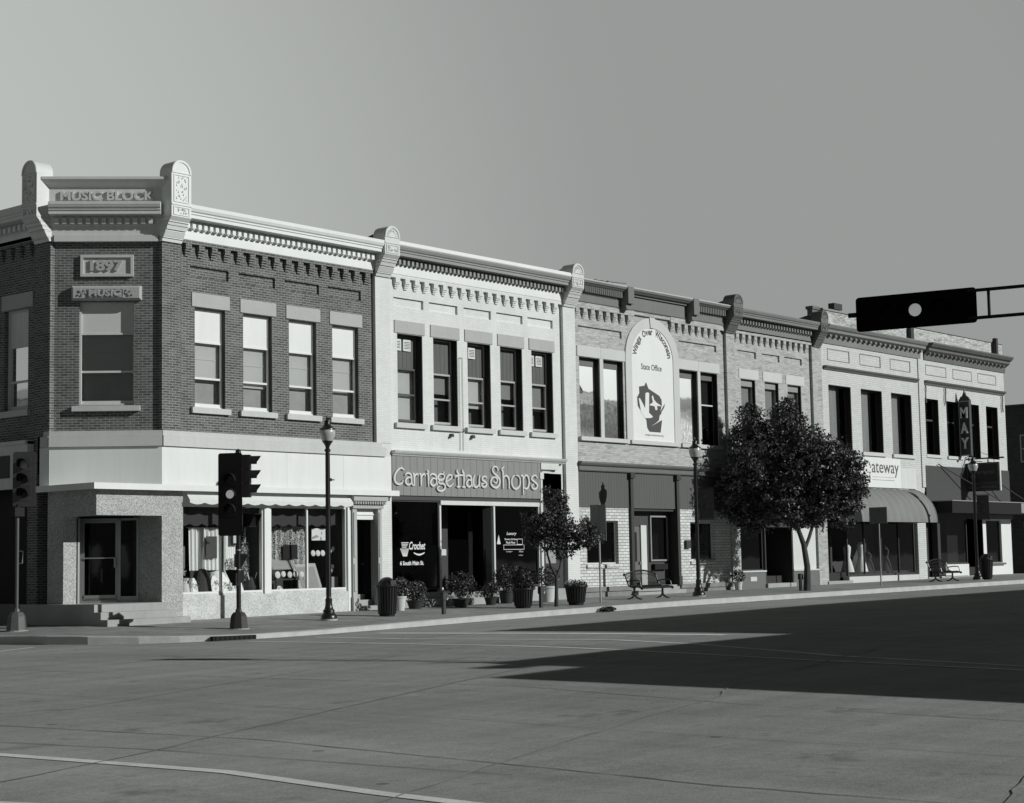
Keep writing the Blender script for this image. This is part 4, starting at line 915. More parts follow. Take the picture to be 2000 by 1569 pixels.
# cornice with brackets and fins
mb = MB(); mb.prof([(-.1, 10.3), (.02, 10.3), (.04, 10.33), (.02, 10.36), (.02, 10.86), (.20, 10.88), (.26, 10.93), (.30, 10.95), (.32, 11.01), (-.1, 11.05)], 17.68, 27.05)
for a, b in ((18.1, 20.3), (24.85, 27.0)):
    n = int((b-a)/.115)
    for k in range(n): mb.box(a+.115*k, a+.115*k+.06, .02, .17, 10.64, 10.87)
mb.box(20.75, 24.4, .02, .1, 10.8, 10.87)
for x in (20.33, 24.45): mb.extr([(x, 10.45), (x+.35, 10.45), (x+.35, 11.06), (x, 11.06)], .02, .36); mb.extr([(x+.04, 10.25), (x+.31, 10.25), (x+.35, 10.45), (x, 10.45)], .02, .24)
cn = mb.build('cornice', dk_cor if False else M('slate_painted_cornice', .17, nv=.1, streak=.12), b3)
mb = MB(); mb.prof([(-.1, 11.05), (.33, 11.015), (.35, 11.04), (.3, 11.07), (-.1, 11.10)], 17.68, 27.0); mb.build('roof_flashing', wht, cn)
# street level
mb = MB(); mb.prof([(-.1, 4.44), (.03, 4.44), (.05, 4.47), (.05, 4.60), (.12, 4.64), (.16, 4.70), (.16, 4.76), (-.1, 4.78)], 17.69, 27.1); mb.build('shop_cornice', dk_cor, b3)
mb = MB(); mb.box(17.69, 27.1, -.14, -.04, 3.19, 4.44); mb.build('board_panel', board_t3, b3)
w3 = [(18.15, 19.95, 1.24, 2.74)]; w3b = [(24.40, 26.0, 1.30, 2.72)]
mb = MB(); mb.wall(17.69, 20.62, .45, 3.19, w3, .22, -.06); mb.build('street_wall', brick_rough, b3); mb = MB(); mb.wall(23.55, 27.1, .45, 3.19, w3b, .22, -.06); mb.build('street_wall', brick_rough, b3); boxes(b3, 'brick_sill', brick_rough, [(18.1, 20.0, -.1, .0, 1.10, 1.22), (24.35, 26.05, -.1, 0, 1.16, 1.28)])
PLM = M('grey_plinth', .20, nv=.3, ns=4, bump=.4)
mb = MB(); mb.box(17.69, 20.65, -.4, .05, .30, .46); mb.box(17.69, 20.62, -.4, -.0, -.3, .30); mb.build('plinth', PLM, b3)
mb = MB(); mb.box(23.6, 27.1, -.4, .05, .30, .46); mb.box(23.6, 27.1, -.4, 0, -.3, .30); mb.build('plinth', PLM, b3)
for q, m_ in ((w3[0], iron), (w3b[0], darkg)):
    wn = shopwin(b3, *q, (), -.2, wht_d, .05, gl_dk)
    if m_ is darkg:
        p = MB(); p.box(q[0]+.05, q[1]-.05, -.24, -.22, q[2]+.05, q[3]-.05); bd = p.build('window_sign', darkg, wn)
        tx = MB(); n = 10
        for k in range(n):
            a0, a1 = pi*k/n, pi*(k+1)/n
            for r_ in (.42, .36): tx.extr([(25.2+r_*cos(a0), 2.12+r_*.75*sin(a0)), (25.2+(r_+.015)*cos(a0), 2.12+(r_+.015)*.75*sin(a0)), (25.2+(r_+.015)*cos(a1), 2.12+(r_+.015)*.75*sin(a1)), (25.2+r_*cos(a1), 2.12+r_*.75*sin(a1))], -.22, -.21)
        text('Main Street', '', None, 25.2, 2.0, .12, F, -.22, .84, .01, cu=tx, align='C')
        for z, w_ in ((1.88, .6), (1.78, .8), (1.68, .7), (1.55, .6)): tx.box(25.2-w_/2, 25.2+w_/2, -.22, -.21, z, z+.03)
        tx.build('sign_lettering', galv, bd)
for x in (20.62, 23.46): mb = MB(); mb.box(x, x+.16, -.2, .04, .42, 4.35); mb.box(x-.05, x+.21, -.2, .10, 4.25, 4.44); mb.box(x-.02, x+.18, -.2, .07, .42, .75); mb.build('iron_column', darkg, b3)
mb = MB(); mb.box(23.60, 23.72, -.6, -.06, .45, 3.19); mb.box(20.78, 23.6, -.62, -.45, .45, 3.19); mb.build('entry_boarding', boards('entry_boards', .065, .16), b3)
mb = MB(); mb.box(20.8, 23.6, -.45, -.1, 3.1, 3.17); mb.build('entry_ceiling', darkg, b3)
mb = MB(); mb.box(21.32, 21.70, -.45, -.42, .46, 2.55); d3 = mb.build('door', M('grey_door', .13), b3)
mb = MB(); mb.box(21.40, 21.52, -.42, -.41, 1.3, 2.35); mb.build('door_light', blackm, d3)
mb = MB(); mb.box(21.62, 21.66, -.42, -.36, 1.2, 1.3); mb.build('handle', alu, d3)
mb = MB(); mb.box(21.74, 22.08, -.45, -.38, .46, 2.6); mb.build('door_jamb', wht_d, b3)
w_ = shopwin(b3, 22.32, 23.42, 1.30, 2.95, (), -.40, galv, .06, gl_dk)
mb = MB(); mb.box(22.45, 23.25, -.45, -.30, 1.0, 1.2); mb.build('letter_box', blackm, b3)
mb = MB(); mb.box(20.65, 23.6, -2, .25, -.3, .28); mb.box(20.65, 23.6, -2, -.02, .28, .44); mb.build('entry_step', conc, b3)
mb = MB(); mb.box(24.0, 24.28, -.06, .04, 1.75, 2.05); mb.build('meter_box', darkg, b3)
shell(b3, 17.3, 27.2, 10.3)
cap(b3, 27.03, 27.68, 11.53, dk_cor, zb=10.66); 
mb = MB(); mb.extr([(-0, 10.9), (2.0, 10.9), (0, 11.32)], 0, .45, Fr((27.6, .06, 0), (0, 1, 0), (-1, 0, 0))); mb.build('party_parapet', roofm, b3)
for x in (8.45, 17.5): mb = MB(); mb.extr([(0, 10.9), (2.2, 10.9), (0, 11.35)], 0, .4, Fr((x, .06, 0), (0, 1, 0), (-1, 0, 0))); mb.build('party_parapet', roofm, b2)

# ---------------------------------------------------------------- 4 narrow cream building
b4 = thing('narrow_building', 'narrow cream brick building with three upper windows half hidden behind the large tree', 'building'); at_base(b4, (27.1, 0, 0))
h4 = [(28.16, 29.2, 5.6, 8.34), (29.9, 30.94, 5.6, 8.34), (31.64, 32.69, 5.6, 8.34)]; p4 = [(27.99, 29.33, 9.2, 9.47), (29.74, 31.09, 9.2, 9.47), (31.46, 32.83, 9.2, 9.47)]
mb = MB(); mb.wall(27.5, 33.45, 4.8, 10.25, h4+p4, 0, 0, FW)
for q in h4: mb.wall(*q, [q], .3, 0, FW)
for q in p4: mb.wall(*q, [q], .07, 0, FW); panel_recess(mb, *q, FW)
mb.box(27.1, 27.7, -.42, 0, -.3, 10.05); mb.box(33.54, 34.3, -.42, 0, -.3, 10.05); mb.box(27.7, 33.54, -.13, 0, 10.10, 10.25); corbels(mb, [27.84+.437*k for k in range(13)])
mb.build('brick_wall', brick_cream, b4)
mb = MB(); mb.prof(cornice_profile(.42, 11.02), 27.7, 33.6); dentils(mb, 27.8, 33.4, .21, .10); mb.build('cornice', M('dull_grey_cornice', .19, nv=.1, streak=.12), b4)
cap(b4, 33.62, 34.2, 11.54, dk_cor)
mb = MB(); mb.extr([(0, 10.9), (2.6, 10.9), (0, 11.4)], 0, .5, Fr((34.1, .06, 0), (0, 1, 0), (-1, 0, 0))); mb.build('party_parapet', roofm, b4)
for q in h4:
    a, b, c, e = q
    mb = MB(); mb.box(a-.13, b+.25, -.2, .02, 8.36, 8.74, FW); mb.build('lintel', stone_cr, b4)
    mb = MB(); mb.box(a-.1, b+.12, -.2, .1, 5.45, 5.595, FW); mb.build('sill', stone_cr, b4)
    o = MB(); frame_bars(o, a, b, c, e, .05, -.2, -.12, FW); o.box(a+.05, b-.05, -.2, -.12, 8.08, 8.29, FW); o.box(a+.05, b-.05, -.18, -.13, 6.85, 6.92, FW); wn = o.build('window', galv, b4)
    pane(wn, a+.05, b-.05, c+.05, 8.08, -.16, gl_up, FW); p = MB(); p.box(a, b, -.30, -.27, 6.3, 8.2, FW); p.build('blind', blind_g, wn)
shade_reveals(b4, h4, .16, FW)
mb = MB(); mb.prof([(-.1, 4.5), (.05, 4.5), (.14, 4.66), (.16, 4.78), (-.1, 4.8)], 27.7, 33.54); mb.box(27.7, 33.54, -.2, -.05, 2.55, 4.5); mb.build('shop_cornice', darkg, b4)
boxes(b4, 'bulkhead', M('grey_bulkhead', .14), [(27.72, 29.43, -.3, .0, -.2, .80), (31.55, 33.5, -.3, .0, -.2, .80)])
boxes(b4, 'bulkhead_trim', stone_cr, [(27.72, 29.45, -.3, .04, .80, .86), (31.5, 33.5, -.3, .04, .80, .86)]); boxes(b4, 'bulkhead_plaque', stone_cr, [(28.3, 28.75, 0, .02, .45, .62)])
shopwin(b4, 27.75, 29.40, .86, 2.55, (), -.12, darkg, .05, gl_dk)
mb = MB(); mb.box(31.55, 33.45, -.3, -.08, .86, 2.55); mb.build('plaster_panel', wht_d, b4)
mb = MB(); mb.box(29.43, 29.5, -1.5, 0, .2, 2.55); mb.box(31.45, 31.55, -1.5, 0, .2, 2.55); mb.box(29.4, 31.6, -1.55, -1.5, .2, 2.7); mb.build('entry_boarding', darkg, b4)
mb = MB(); mb.box(29.43, 31.55, -1.5, .1, -.2, .34); mb.build('entry_step', conc, b4)
shell(b4, 27.3, 34.2, 10.3)
mb = MB(); mb.box(35.25, 35.75, .9, 1.15, 10.3, 11.9, W); mb.box(35.2, 35.8, .85, 1.2, 11.9, 12.03, W); mb.build('chimney', dk_cor, b4)

# ---------------------------------------------------------------- 5 pale building, Gateway
b5 = thing('pale_building', 'pale painted brick building with the Gateway sign above a curved grey awning', 'building'); at_base(b5, (34.3, 0, 0))
F5 = Fr((.0, .02, 0), (1, 0, 0), (0, -1, 0))
h5 = [(34.83, 36.72, 5.82, 8.55), (37.59, 39.48, 5.82, 8.55), (40.32, 42.23, 5.82, 8.55)]
mb = MB(); mb.wall(34.3, 43.2, 4.2, 10.3, h5, .34, 0, F5); mb.box(42.35, 43.15, -.3, -.02, -.2, 4.2); mb.box(42.95, 43.45, -.2, .03, 4.4, 10.75)
mb.build('brick_wall', brick_pale, b5)
mb = MB()
for a, b in ((34.84, 36.7), (37.6, 39.46), (40.34, 42.25)): frame_bars(mb, a, b, 9.58, 10.08, .03, 0, .012, F5); mb.box(b-.07, b-.03, 0, .014, 9.6, 10.06, F5)
mb.build('panel_outline', dk_cor, b5)
mb = MB(); mb.prof([(-.05, 9.16), (.03, 9.17), (.06, 9.22), (.14, 9.27), (.16, 9.33), (-.05, 9.34)], 34.45, 42.8); mb.build('ledge_moulding', dk_cor, b5)
mb = MB(); mb.prof([(-.1, 10.28), (.03, 10.28), (.05, 10.55), (.10, 10.60), (.32, 10.72), (.32, 10.82), (.40, 10.88), (.46, 10.98), (.46, 11.03), (-.1, 11.05)], 34.3, 43.2)
for k in range(20): mb.box(34.75+.432*k, 34.75+.432*k+.16, .05, .20, 10.56, 10.66)
mb.build('cornice', M('weathered_grey_cornice', .20, nv=.15, streak=.15), b5)
for q in h5:
    a, b, c, e = q
    mb = MB(); mb.box(a-.1, b+.12, -.2, .09, 5.66, 5.815, F5); mb.build('sill', stone_cr, b5)
    o = MB(); frame_bars(o, a, b, c, e, .05, -.34, -.26, F5); wn = o.build('window', darkg, b5); pane(wn, a+.05, b-.05, c+.05, e-.05, -.3, gl_up, F5)
    p = MB(); p.box(a+.02, a+1.25, -.40, -.37, c, e, F5); p.build('curtain', M('grey_curtain', .32, nv=.15, ns=6, streak=.3), wn)
shade_reveals(b5, h5, .28, F5)
mb = MB(); mb.box(36.2, 40.82, -.0, .05, 4.30, 5.60); gs = mb.build('gateway_sign', wht, b5)
tx = MB(); text('ateway', '', None, 38.18, 4.76, .62, F, .05, 2.45, .01, cu=tx)
for r_, t0, t1, cx, cz, rx, rz in ((1, .3, 5.6, 37.78, 5.0, .30, .42),):
    n = 26
    for k in range(n):
        a0, a1 = t0+(t1-t0)*k/n, t0+(t1-t0)*(k+1)/n
        tx.extr([(cx+rx*cos(a0), cz+rz*sin(a0)), (cx+(rx+.05)*cos(a0), cz+(rz+.03)*sin(a0)), (cx+(rx+.05)*cos(a1), cz+(rz+.03)*sin(a1)), (cx+rx*cos(a1), cz+rz*sin(a1))], .05, .06)
tx.box(37.75, 38.1, .05, .06, 4.93, 4.96); tx.box(37.98, 38.02, .05, .06, 4.5, 4.93); tx.box(37.5, 38.0, .05, .06, 4.48, 4.51)
tx.box(38.2, 40.2, .05, .055, 4.62, 4.635); tx.box(38.2, 40.2, .05, .055, 4.75, 4.76); tx.build('sign_lettering', ink_s, gs)
mb = MB(); mb.box(40.84, 42.3, -.0, .03, 4.30, 5.2); mb.build('blank_sign', wht_d, b5)
mb = MB(); n = 14; P = [(.02+1.30*sin(pi/2*k/n), 2.76+1.50*cos(pi/2*k/n)) for k in range(n+1)]; m_ = 22     # barrel awning
for j in range(m_+1):
    u = 34.9+(41.6-34.9)*j/m_; s = 1.0 if j % 2 == 0 else .968
    for d, z in P: mb.v.append(F(u, d*s, 2.76+(z-2.76)*s))
for j in range(m_):
    for k in range(n): i = j*(n+1)+k; mb.f.append((i, i+1, i+n+2, i+n+1))
for u in (34.9, 41.6): mb.poly([F(u, .0, 2.76)] + [F(u, d, z) for d, z in P])
aw = mb.build('awning', awn_m, b5)
mb = MB(); mb.tube([F(41.62, d, z) for d, z in P], .025, 6); mb.build('awning_rim', galv, aw)
w_ = shopwin(b5, 36.1, 42.2, .50, 2.9, (37.6, 39.1, 40.7), -.15, darkg, .07, gl_sh)
mb = MB(); mb.box(36.0, 42.3, -.3, .0, -.1, .48); mb.build('bulkhead', stone_cr, b5)
mb = MB(); mb.box(34.3, 36.1, -.9, -.85, .2, 4.2); mb.box(34.3, 42.3, -.3, -.05, 2.9, 4.2); mb.build('entry_boarding', darkg, b5)
mb = MB(); mb.box(34.9, 35.9, -.86, -.82, .35, 2.5); e5 = mb.build('door', blackm, b5); pane(e5, 35.0, 35.8, .5, 2.4, -.81, gl_up, F)
mb = MB(); mb.box(36.1, 42.2, -2.2, -2.15, .3, 3.0); mb.build('display_back', M('grey_display_wall', .06), b5)
mb = MB(); mb.box(34.2, 36.2, -1.6, .05, -.2, .33); mb.build('entry_step', conc, b5)
shell(b5, 34.3, 43.2, 10.3)
# display figures in the Gateway window: dress forms and gowns
for k, (x, c_) in enumerate(((37.2, 1), (38.4, 1), (39.0, 0), (40.6, 0))):
    lab = ['white gown on a stand at the left of the awning shop window', 'long white gown on a stand, centre of the awning shop window', 'short dark frock on a stand beside the long white gown', 'dark frock with wide hem at the right of the awning shop window'][k]
    t = thing('dress_form', lab, 'dress form', (x, .75, .48), group='dress forms in the awning shop window')
    g = MB(); hh = (1.25, 1.35, .9, 1.1)[k]; g.lathe([(.30, .15), (.22, .5), (.12, .75+.2*(hh-.9)), (.16, hh-.15), (.17, hh), (.08, hh+.12)], (0, 0, 0), 14); g.build('gown', cloth_w if c_ else dress_m, t, True)
    g = MB(); g.lathe([(.14, 0), (.14, .02), (.015, .04), (.015, .2)], (0, 0, 0), 10); g.lathe([(.05, hh+.1), (.05, hh+.2), (.01, hh+.24)], (0, 0, 0), 10); g.build('stand', blackm, t)

# ---------------------------------------------------------------- 6 last building, MAY
b6 = thing('theatre_building', 'pale brick building at the right end with ribbed dark metal siding above its canopy', 'building'); at_base(b6, (43.2, 0, 0))
h6 = [(43.5, 44.9, 5.92, 8.50), (45.7, 47.1, 5.92, 8.50), (47.85, 49.2, 5.92, 8.50), (49.96, 51.28, 5.92, 8.50)]
mb = MB(); mb.wall(43.2, 52.15, 5.4, 10.3, h6, .34, 0, F5); mb.wall(.02, 17, -.3, 10.3, [], 0, 0, Fr((52.15, 0, 0), (0, 1, 0), (1, 0, 0)))
mb.build('brick_wall', brick_pale, b6)
mb = MB()
for a, b in ((43.74, 45.82), (46.52, 48.52), (49.2, 51.22)): frame_bars(mb, a, b, 9.59, 10.07, .03, 0, .012, F5)
mb.build('panel_outline', dk_cor, b6)
mb = MB(); mb.prof([(-.05, 9.12), (.03, 9.13), (.06, 9.2), (.14, 9.25), (.18, 9.32), (-.05, 9.33)], 43.5, 52.0)
for x in (43.55, 45.55, 51.75): mb.tube([F(x+.03*sin(z*9), .05, 9.1-z) for z in [q*.1 for q in range(9)]], .035, 6)
mb.build('ledge_moulding', dk_cor, b6)
mb = MB(); mb.prof([(-.1, 10.28), (.03, 10.28), (.05, 10.52), (.12, 10.58), (.30, 10.70), (.30, 10.80), (.42, 10.86), (.52, 10.98), (.52, 11.04), (-.1, 11.06)], 43.55, 52.25)
for k in range(19): mb.box(43.8+.44*k, 43.8+.44*k+.14, .05, .20, 10.54, 10.64)
mb.build('cornice', M('dark_weathered_cornice', .12, nv=.2, streak=.2), b6)
for q in h6:
    a, b, c, e = q
    mb = MB(); mb.box(a-.08, b+.1, -.2, .07, 5.78, 5.915, F5); mb.build('sill', stone_cr, b6)
    o = MB(); frame_bars(o, a, b, c, e, .05, -.34, -.26, F5); o.box(a+.05, b-.05, -.33, -.27, 7.5, 7.58, F5); wn = o.build('window', iron, b6); pane(wn, a+.05, b-.05, c+.05, e-.05, -.3, gl_dk, F5)
    p = MB(); p.box(a+.2, a+.7, -.45, -.4, c+.2, e-1.2 if q is h6[0] else c+.45, F5); p.build('window_clutter', blind_g, wn)
shade_reveals(b6, h6, .28, F5)
mb = MB(); mb.box(43.25, 52.15, -.02, .04, 3.78, 5.40); mb.build('metal_siding', ribbed, b6)
mb = MB(); mb.box(43.9, 52.5, .05, .95, 3.22, 3.76); cp = mb.build('canopy', blackm, b6)
mb = MB(); mb.box(43.85, 54.5, .0, 1.0, 3.76, 3.80); mb.box(51.3, 54.5, .05, .97, 3.28, 3.76); mb.build('canopy_edge', grey_cor, cp)
for a, b in ((44.5, 49.2), (48.2, 52.2)):
    mb = MB(); mb.tube([F(a, .05, 5.5), F(b, .95, 3.8)], .025, 6); mb.build('canopy_stay', darkg, cp)
mb = MB(); mb.box(43.2, 44.3, -.5, -.4, .2, 3.25); mb.box(47.4, 49.0, -1.2, -1.1, .2, 3.25); mb.box(43.2, 52.1, -.3, -.05, 3.0, 3.75); mb.box(44.25, 44.5, -.3, .0, .2, 3.2); mb.build('entry_boarding', darkg, b6)
mb = MB(); mb.box(44.5, 47.4, -.3, -.03, -.1, .34); mb.box(44.9, 47.3, -.25, .02, .34, .88); mb.build('bulkhead', wht, b6)
shopwin(b6, 44.5, 47.4, .9, 3.0, (), -.1, darkg, .06, gl_dk)
mb = MB(); mb.wall(49.0, 52.18, .2, 3.0, [(49.35, 51.05, .9, 2.93)], .2, .0); mb.box(52.0, 52.18, -.3, -.001, .2, 3.0); mb.build('white_wall_panel', wht, b6)
w_ = shopwin(b6, 49.35, 51.05, .9, 2.93, (), -.12, darkg, .05, gl_dk); mb = MB(); mb.box(49.3, 51.2, -.05, .12, .80, .89); mb.build('sill', dk_cor, b6)
mb = MB(); mb.box(49.0, 52.2, -.2, .12, 3.0, 3.2); mb.build('head_moulding', dk_cor, b6)
mb = MB(); mb.box(43.2, 52.2, -1.3, -.0, -.3, .32); mb.build('plinth', conc, b6)
shell(b6, 43.2, 52.15, 10.3)
# vertical sign of the theatre: a thing hung on brackets
ms = thing('blade_sign', 'tall narrow blade sign spelling MAY down its dark face, studded with bulbs', 'sign'); at_base(ms, (46.9, -.35, 5.8))
SF = Fr((46.86, 0, 0), (0, -1, 0), (-1, 0, 0))
mb = MB(); mb.extr([(.04, 5.95), (.62, 5.95), (.62, 8.55), (.5, 8.75), (.42, 8.78), (.33, 9.02), (.24, 8.78), (.16, 8.75), (.04, 8.55)], -.14, .0, SF); body = mb.build('sign_body', M('dark_blade_sign', .045, nv=.3, ns=5), ms)
mb = MB(); frame_bars(mb, .04, .62, 5.95, 8.55, .05, 0, .02, SF); mb.extr([(.30, 8.9), (.36, 8.9), (.36, 9.1), (.30, 9.1)], -.1, -.04, SF)
for k in range(26): mb.sphere(SF(.065, .02, 6.0+.098*k), .018, 6, 4); mb.sphere(SF(.595, .02, 6.0+.098*k), .018, 6, 4)
mb.build('bulb_border', grey_cor, ms)
tx = MB()
for ch, z in (('M', 7.72), ('A', 7.0), ('Y', 6.28)): text(ch, '', None, .33, z, .52, SF, .0, .36, .09, cu=tx, align='C', bold=.03)
tx.build('sign_letters', wht, ms)
mb = MB(); mb.tube([F(46.9, .0, 6.2), F(46.9, .1, 6.2)], .02); mb.tube([F(46.9, 0, 8.3), F(46.9, .1, 8.3)], .02); mb.build('bracket', blackm, ms)
# hanging board sign
hs = thing('hanging_sign', 'square dark board sign hanging under an iron bracket arm over the canopy', 'sign'); at_base(hs, (47.5, -.7, 5.0))
HF = Fr((47.45, 0, 0), (0, -1, 0), (-1, 0, 0))
mb = MB(); mb.box(-.0, 1.65, -.12, 0, 4.28, 5.62, HF); mb.build('sign_board', M('dark_hanging_board', .028), hs)
mb = MB(); frame_bars(mb, .05, 1.6, 4.66, 5.57, .02, 0, .012, HF); text('Whirlpool', '', None, .82, 5.02, .26, HF, 0, 1.15, .012, cu=mb, align='C'); text('HOME APPLIANCE', '', None, .82, 4.40, .13, HF, 0, 1.4, .012, cu=mb, align='C', bold=.02)
frame_bars(mb, .06, 1.58, 4.34, 4.6, .015, 0, .01, HF); mb.build('sign_lettering', M('faded_sign_paint', .14), hs)
mb = MB(); mb.box(1.65, 1.70, -.12, .0, 4.28, 5.62, HF); mb.build('sign_edge', wht_d, hs)
mb = MB(); mb.tube([HF(-.0, -.06, 5.82), HF(1.9, -.06, 5.82)], .035, 8)
for u in (.3, 1.4): mb.tube([HF(u, -.06, 5.82), HF(u, -.06, 5.62)], .015, 6)
mb.tube([HF(0, -.06, 6.4), HF(1.5, -.06, 5.82)], .012, 6)
for k in range(8): a = pi*k/7; mb.sphere(HF(.0+.05*k, -.06, 5.9+.06*sin(a)), .025, 6, 4)
mb.build('bracket_arm', blackm, hs)
# raised rear wall seen above the cornices
b7 = thing('rear_wall', 'flaking white brick wall rising behind the cornices at the right end of the row', 'wall'); at_base(b7, (36, 1, 10.2))
mb = MB(); mb.box(36.3, 54.3, 1.0, 1.4, 10.2, 11.98, W); mb.build('brick_wall', brick_flaky, b7)
mb = MB(); mb.box(36.25, 54.35, .95, 1.45, 11.98, 12.06, W); mb.build('coping', grey_cor, b7)
boxes(b7, 'downpipe', darkg, [(44.0, 44.3, .80, .96, 10.2, 11.9), (53.1, 53.3, .75, .95, 10.2, 12.2)], W)
mb = MB(); mb.box(37.4, 38.1, 1.05, 1.35, 12.13, 12.40, W); rv = mb.build('roof_vent', darkg, None); tag(rv, 'small dark box vent on short legs on the rear wall top', 'vent')
mb = MB()
for x in (37.5, 37.95): mb.box(x, x+.05, 1.15, 1.25, 12.06, 12.13, W)
mb.build('vent_leg', darkg, rv)
# dark building beyond the row
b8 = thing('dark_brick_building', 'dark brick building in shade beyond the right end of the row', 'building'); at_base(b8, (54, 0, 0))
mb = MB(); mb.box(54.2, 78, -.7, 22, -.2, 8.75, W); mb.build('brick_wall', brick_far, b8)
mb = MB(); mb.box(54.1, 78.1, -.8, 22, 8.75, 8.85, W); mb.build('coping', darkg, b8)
for y in (-.35, 2.2): 
    q = Fr((54.2, 0, 0), (0, 1, 0), (-1, 0, 0)); o = MB(); frame_bars(o, y-.3, y+.55, 5.9, 7.3, .06, .0, .05, q); wn = o.build('window', galv, b8); pane(wn, y-.24, y+.49, 5.96, 7.24, .02, gl_dk, q)
    o = MB(); o.box(y-.24, y+.49, .02, .04, 6.55, 6.6, q); o.build('meeting_rail', galv, wn)
q = Fr((54.2, 0, 0), (0, 1, 0), (-1, 0, 0)); o = MB(); frame_bars(o, -.55, .2, 1.0, 2.9, .05, 0, .04, q); wn = o.build('window', galv, b8); pane(wn, -.5, .15, 1.05, 2.85, .02, gl_dk, q)
# TV aerial
ta = MB(); ta.tube([(23.6, 3, 10.3), (23.6, 3, 12.05)], .018, 5); ta.tube([(22.7, 3.2, 12.0), (24.5, 2.8, 12.0)], .012, 5)
for k in range(5): ta.tube([(22.8+.4*k, 2.9+.05*k, 12.0), (22.95+.4*k, 3.4-.0*k, 12.0)], .01, 4)
tag(ta.build('tv_aerial', darkg, None), 'thin television aerial on the roof behind the arched banner', 'aerial')
# buildings across the main street (outside the picture, they throw the shadow on the road)
def opposite(x0, x1, y1, H, label):
    t = thing('unseen_brick_building', label, 'building'); at_base(t, (x0, y1, 0))
    mb = MB(); f_ = Fr((0, y1, 0), (1, 0, 0), (0, 1, 0)); n = int((x1-x0)/3.2)
    hs_ = []
    for k in range(n):
        a = x0+.9+k*(x1-x0-.6)/n; hs_.append((a, a+1.5, .7, 3.0))
        if H > 8: hs_.append((a, a+1.2, 5.4, 7.9))
    mb.wall(x0, x1, -.4, H, hs_, .25, 0, f_); mb.box(x0, x1, y1-20, y1-19.7, -.4, H, W); mb.poly([W(x0, y1-20, -.4), W(x0, y1, -.4), W(x0, y1, H), W(x0, y1-20, H)]); mb.poly([W(x1, y1-20, -.4), W(x1, y1, -.4), W(x1, y1, H), W(x1, y1-20, H)])
    mb.build('wall', brick_cream if H > 8 else brick_red, t)
    mb = MB(); mb.box(x0, x1, y1-20, y1-.2, H-.4, H-.2, W); mb.build('roof', roofm, t)
    mb = MB(); mb.prof([(-.1, H-.5), (.05, H-.5), (.25, H-.1), (.25, H), (-.1, H)], x0, x1, f_); mb.build('cornice', wht_d, t)
    for a, b, c, e in hs_: o = MB(); frame_bars(o, a, b, c, e, .07, -.22, -.15, f_); wn = o.build('window', wht_d, t); pane(wn, a+.07, b-.07, c+.07, e-.07, -.2, gl_up, f_)
    mb = MB(); mb.box(x0+.1, x1-.1, y1-1.6, y1-1.5, -.3, H-.5, W); mb.build('interior_partition', inter, t); return t
opposite(11.1, 44, -31, 9.85, 'two-storey cream brick building across the street, outside the right edge of the view')
ob = opposite(-1.4, 11.0, -31, 6.05, 'one-storey dark brick building across the street, outside the right edge of the view')
mb = MB(); mb.box(-4.2, -1.4, -50, -31.05, -.4, 5.25, W); mb.build('side_wing', brick_red, ob)
mb = MB(); mb.box(-2.3, -1.4, -31.3, -31.1, 5.72, 6.02, W); mb.build('roof_rail', wht_d, ob)
opposite(-75, -32, -41, 11, 'unseen brick block added behind the camera to hold back sky light')  # added out of view to block bright horizon sky
opposite(-20.5, -4.2, -52, 9, 'unseen brick block added behind the near corner to hold back sky light')  # added out of view, lowers ambient light on the shaded sides
def sideblock(x1, y0, y1, H, label, fc=1):
    t = thing('unseen_brick_building', label, 'building'); at_base(t, (x1, y0, 0)); f_ = Fr((x1, 0, 0), (0, 1, 0), (fc, 0, 0)); hs_ = []; n = int((y1-y0)/3.4)
    for k in range(n):
        a = y0+1+k*(y1-y0-1)/n; hs_ += [(a, a+1.7, .7, 3.0), (a, a+1.2, 5.4, 7.9)]
    mb = MB(); mb.wall(y0, y1, -.5, H, hs_, .25, 0, f_); xb = x1-20*fc
    for a, b in (((x1, y0), (xb, y0)), ((x1, y1), (xb, y1)), ((xb, y0), (xb, y1))): mb.poly([W(*a, -.5), W(*b, -.5), W(*b, H), W(*a, H)])
    mb.build('wall', brick_red, t)
    mb = MB(); mb.box(min(x1, xb)+.1, max(x1, xb)-.1, y0, y1, H-.4, H-.2, W); mb.build('roof', roofm, t)
    mb = MB(); mb.prof([(-.1, H-.5), (.05, H-.5), (.25, H-.1), (.25, H), (-.1, H)], y0, y1, f_); mb.build('cornice', wht_d, t)
    for a, b, c, e in hs_: o = MB(); frame_bars(o, a, b, c, e, .07, -.22, -.15, f_); wn = o.build('window', wht_d, t); pane(wn, a+.07, b-.07, c+.07, e-.07, -.2, gl_up, f_)
sideblock(-24.5, 1, 58, 10.5, 'unseen two-storey brick block added across the side street to hold back sky light')  # added unseen block, hides sky from the left facade to darken it
mb = MB(); mb.box(-5.2, 90, -31.4, -27.8, -.5, -.1, W); mb.build('far_sidewalk', sidewalk_m, None, False, 'structure')

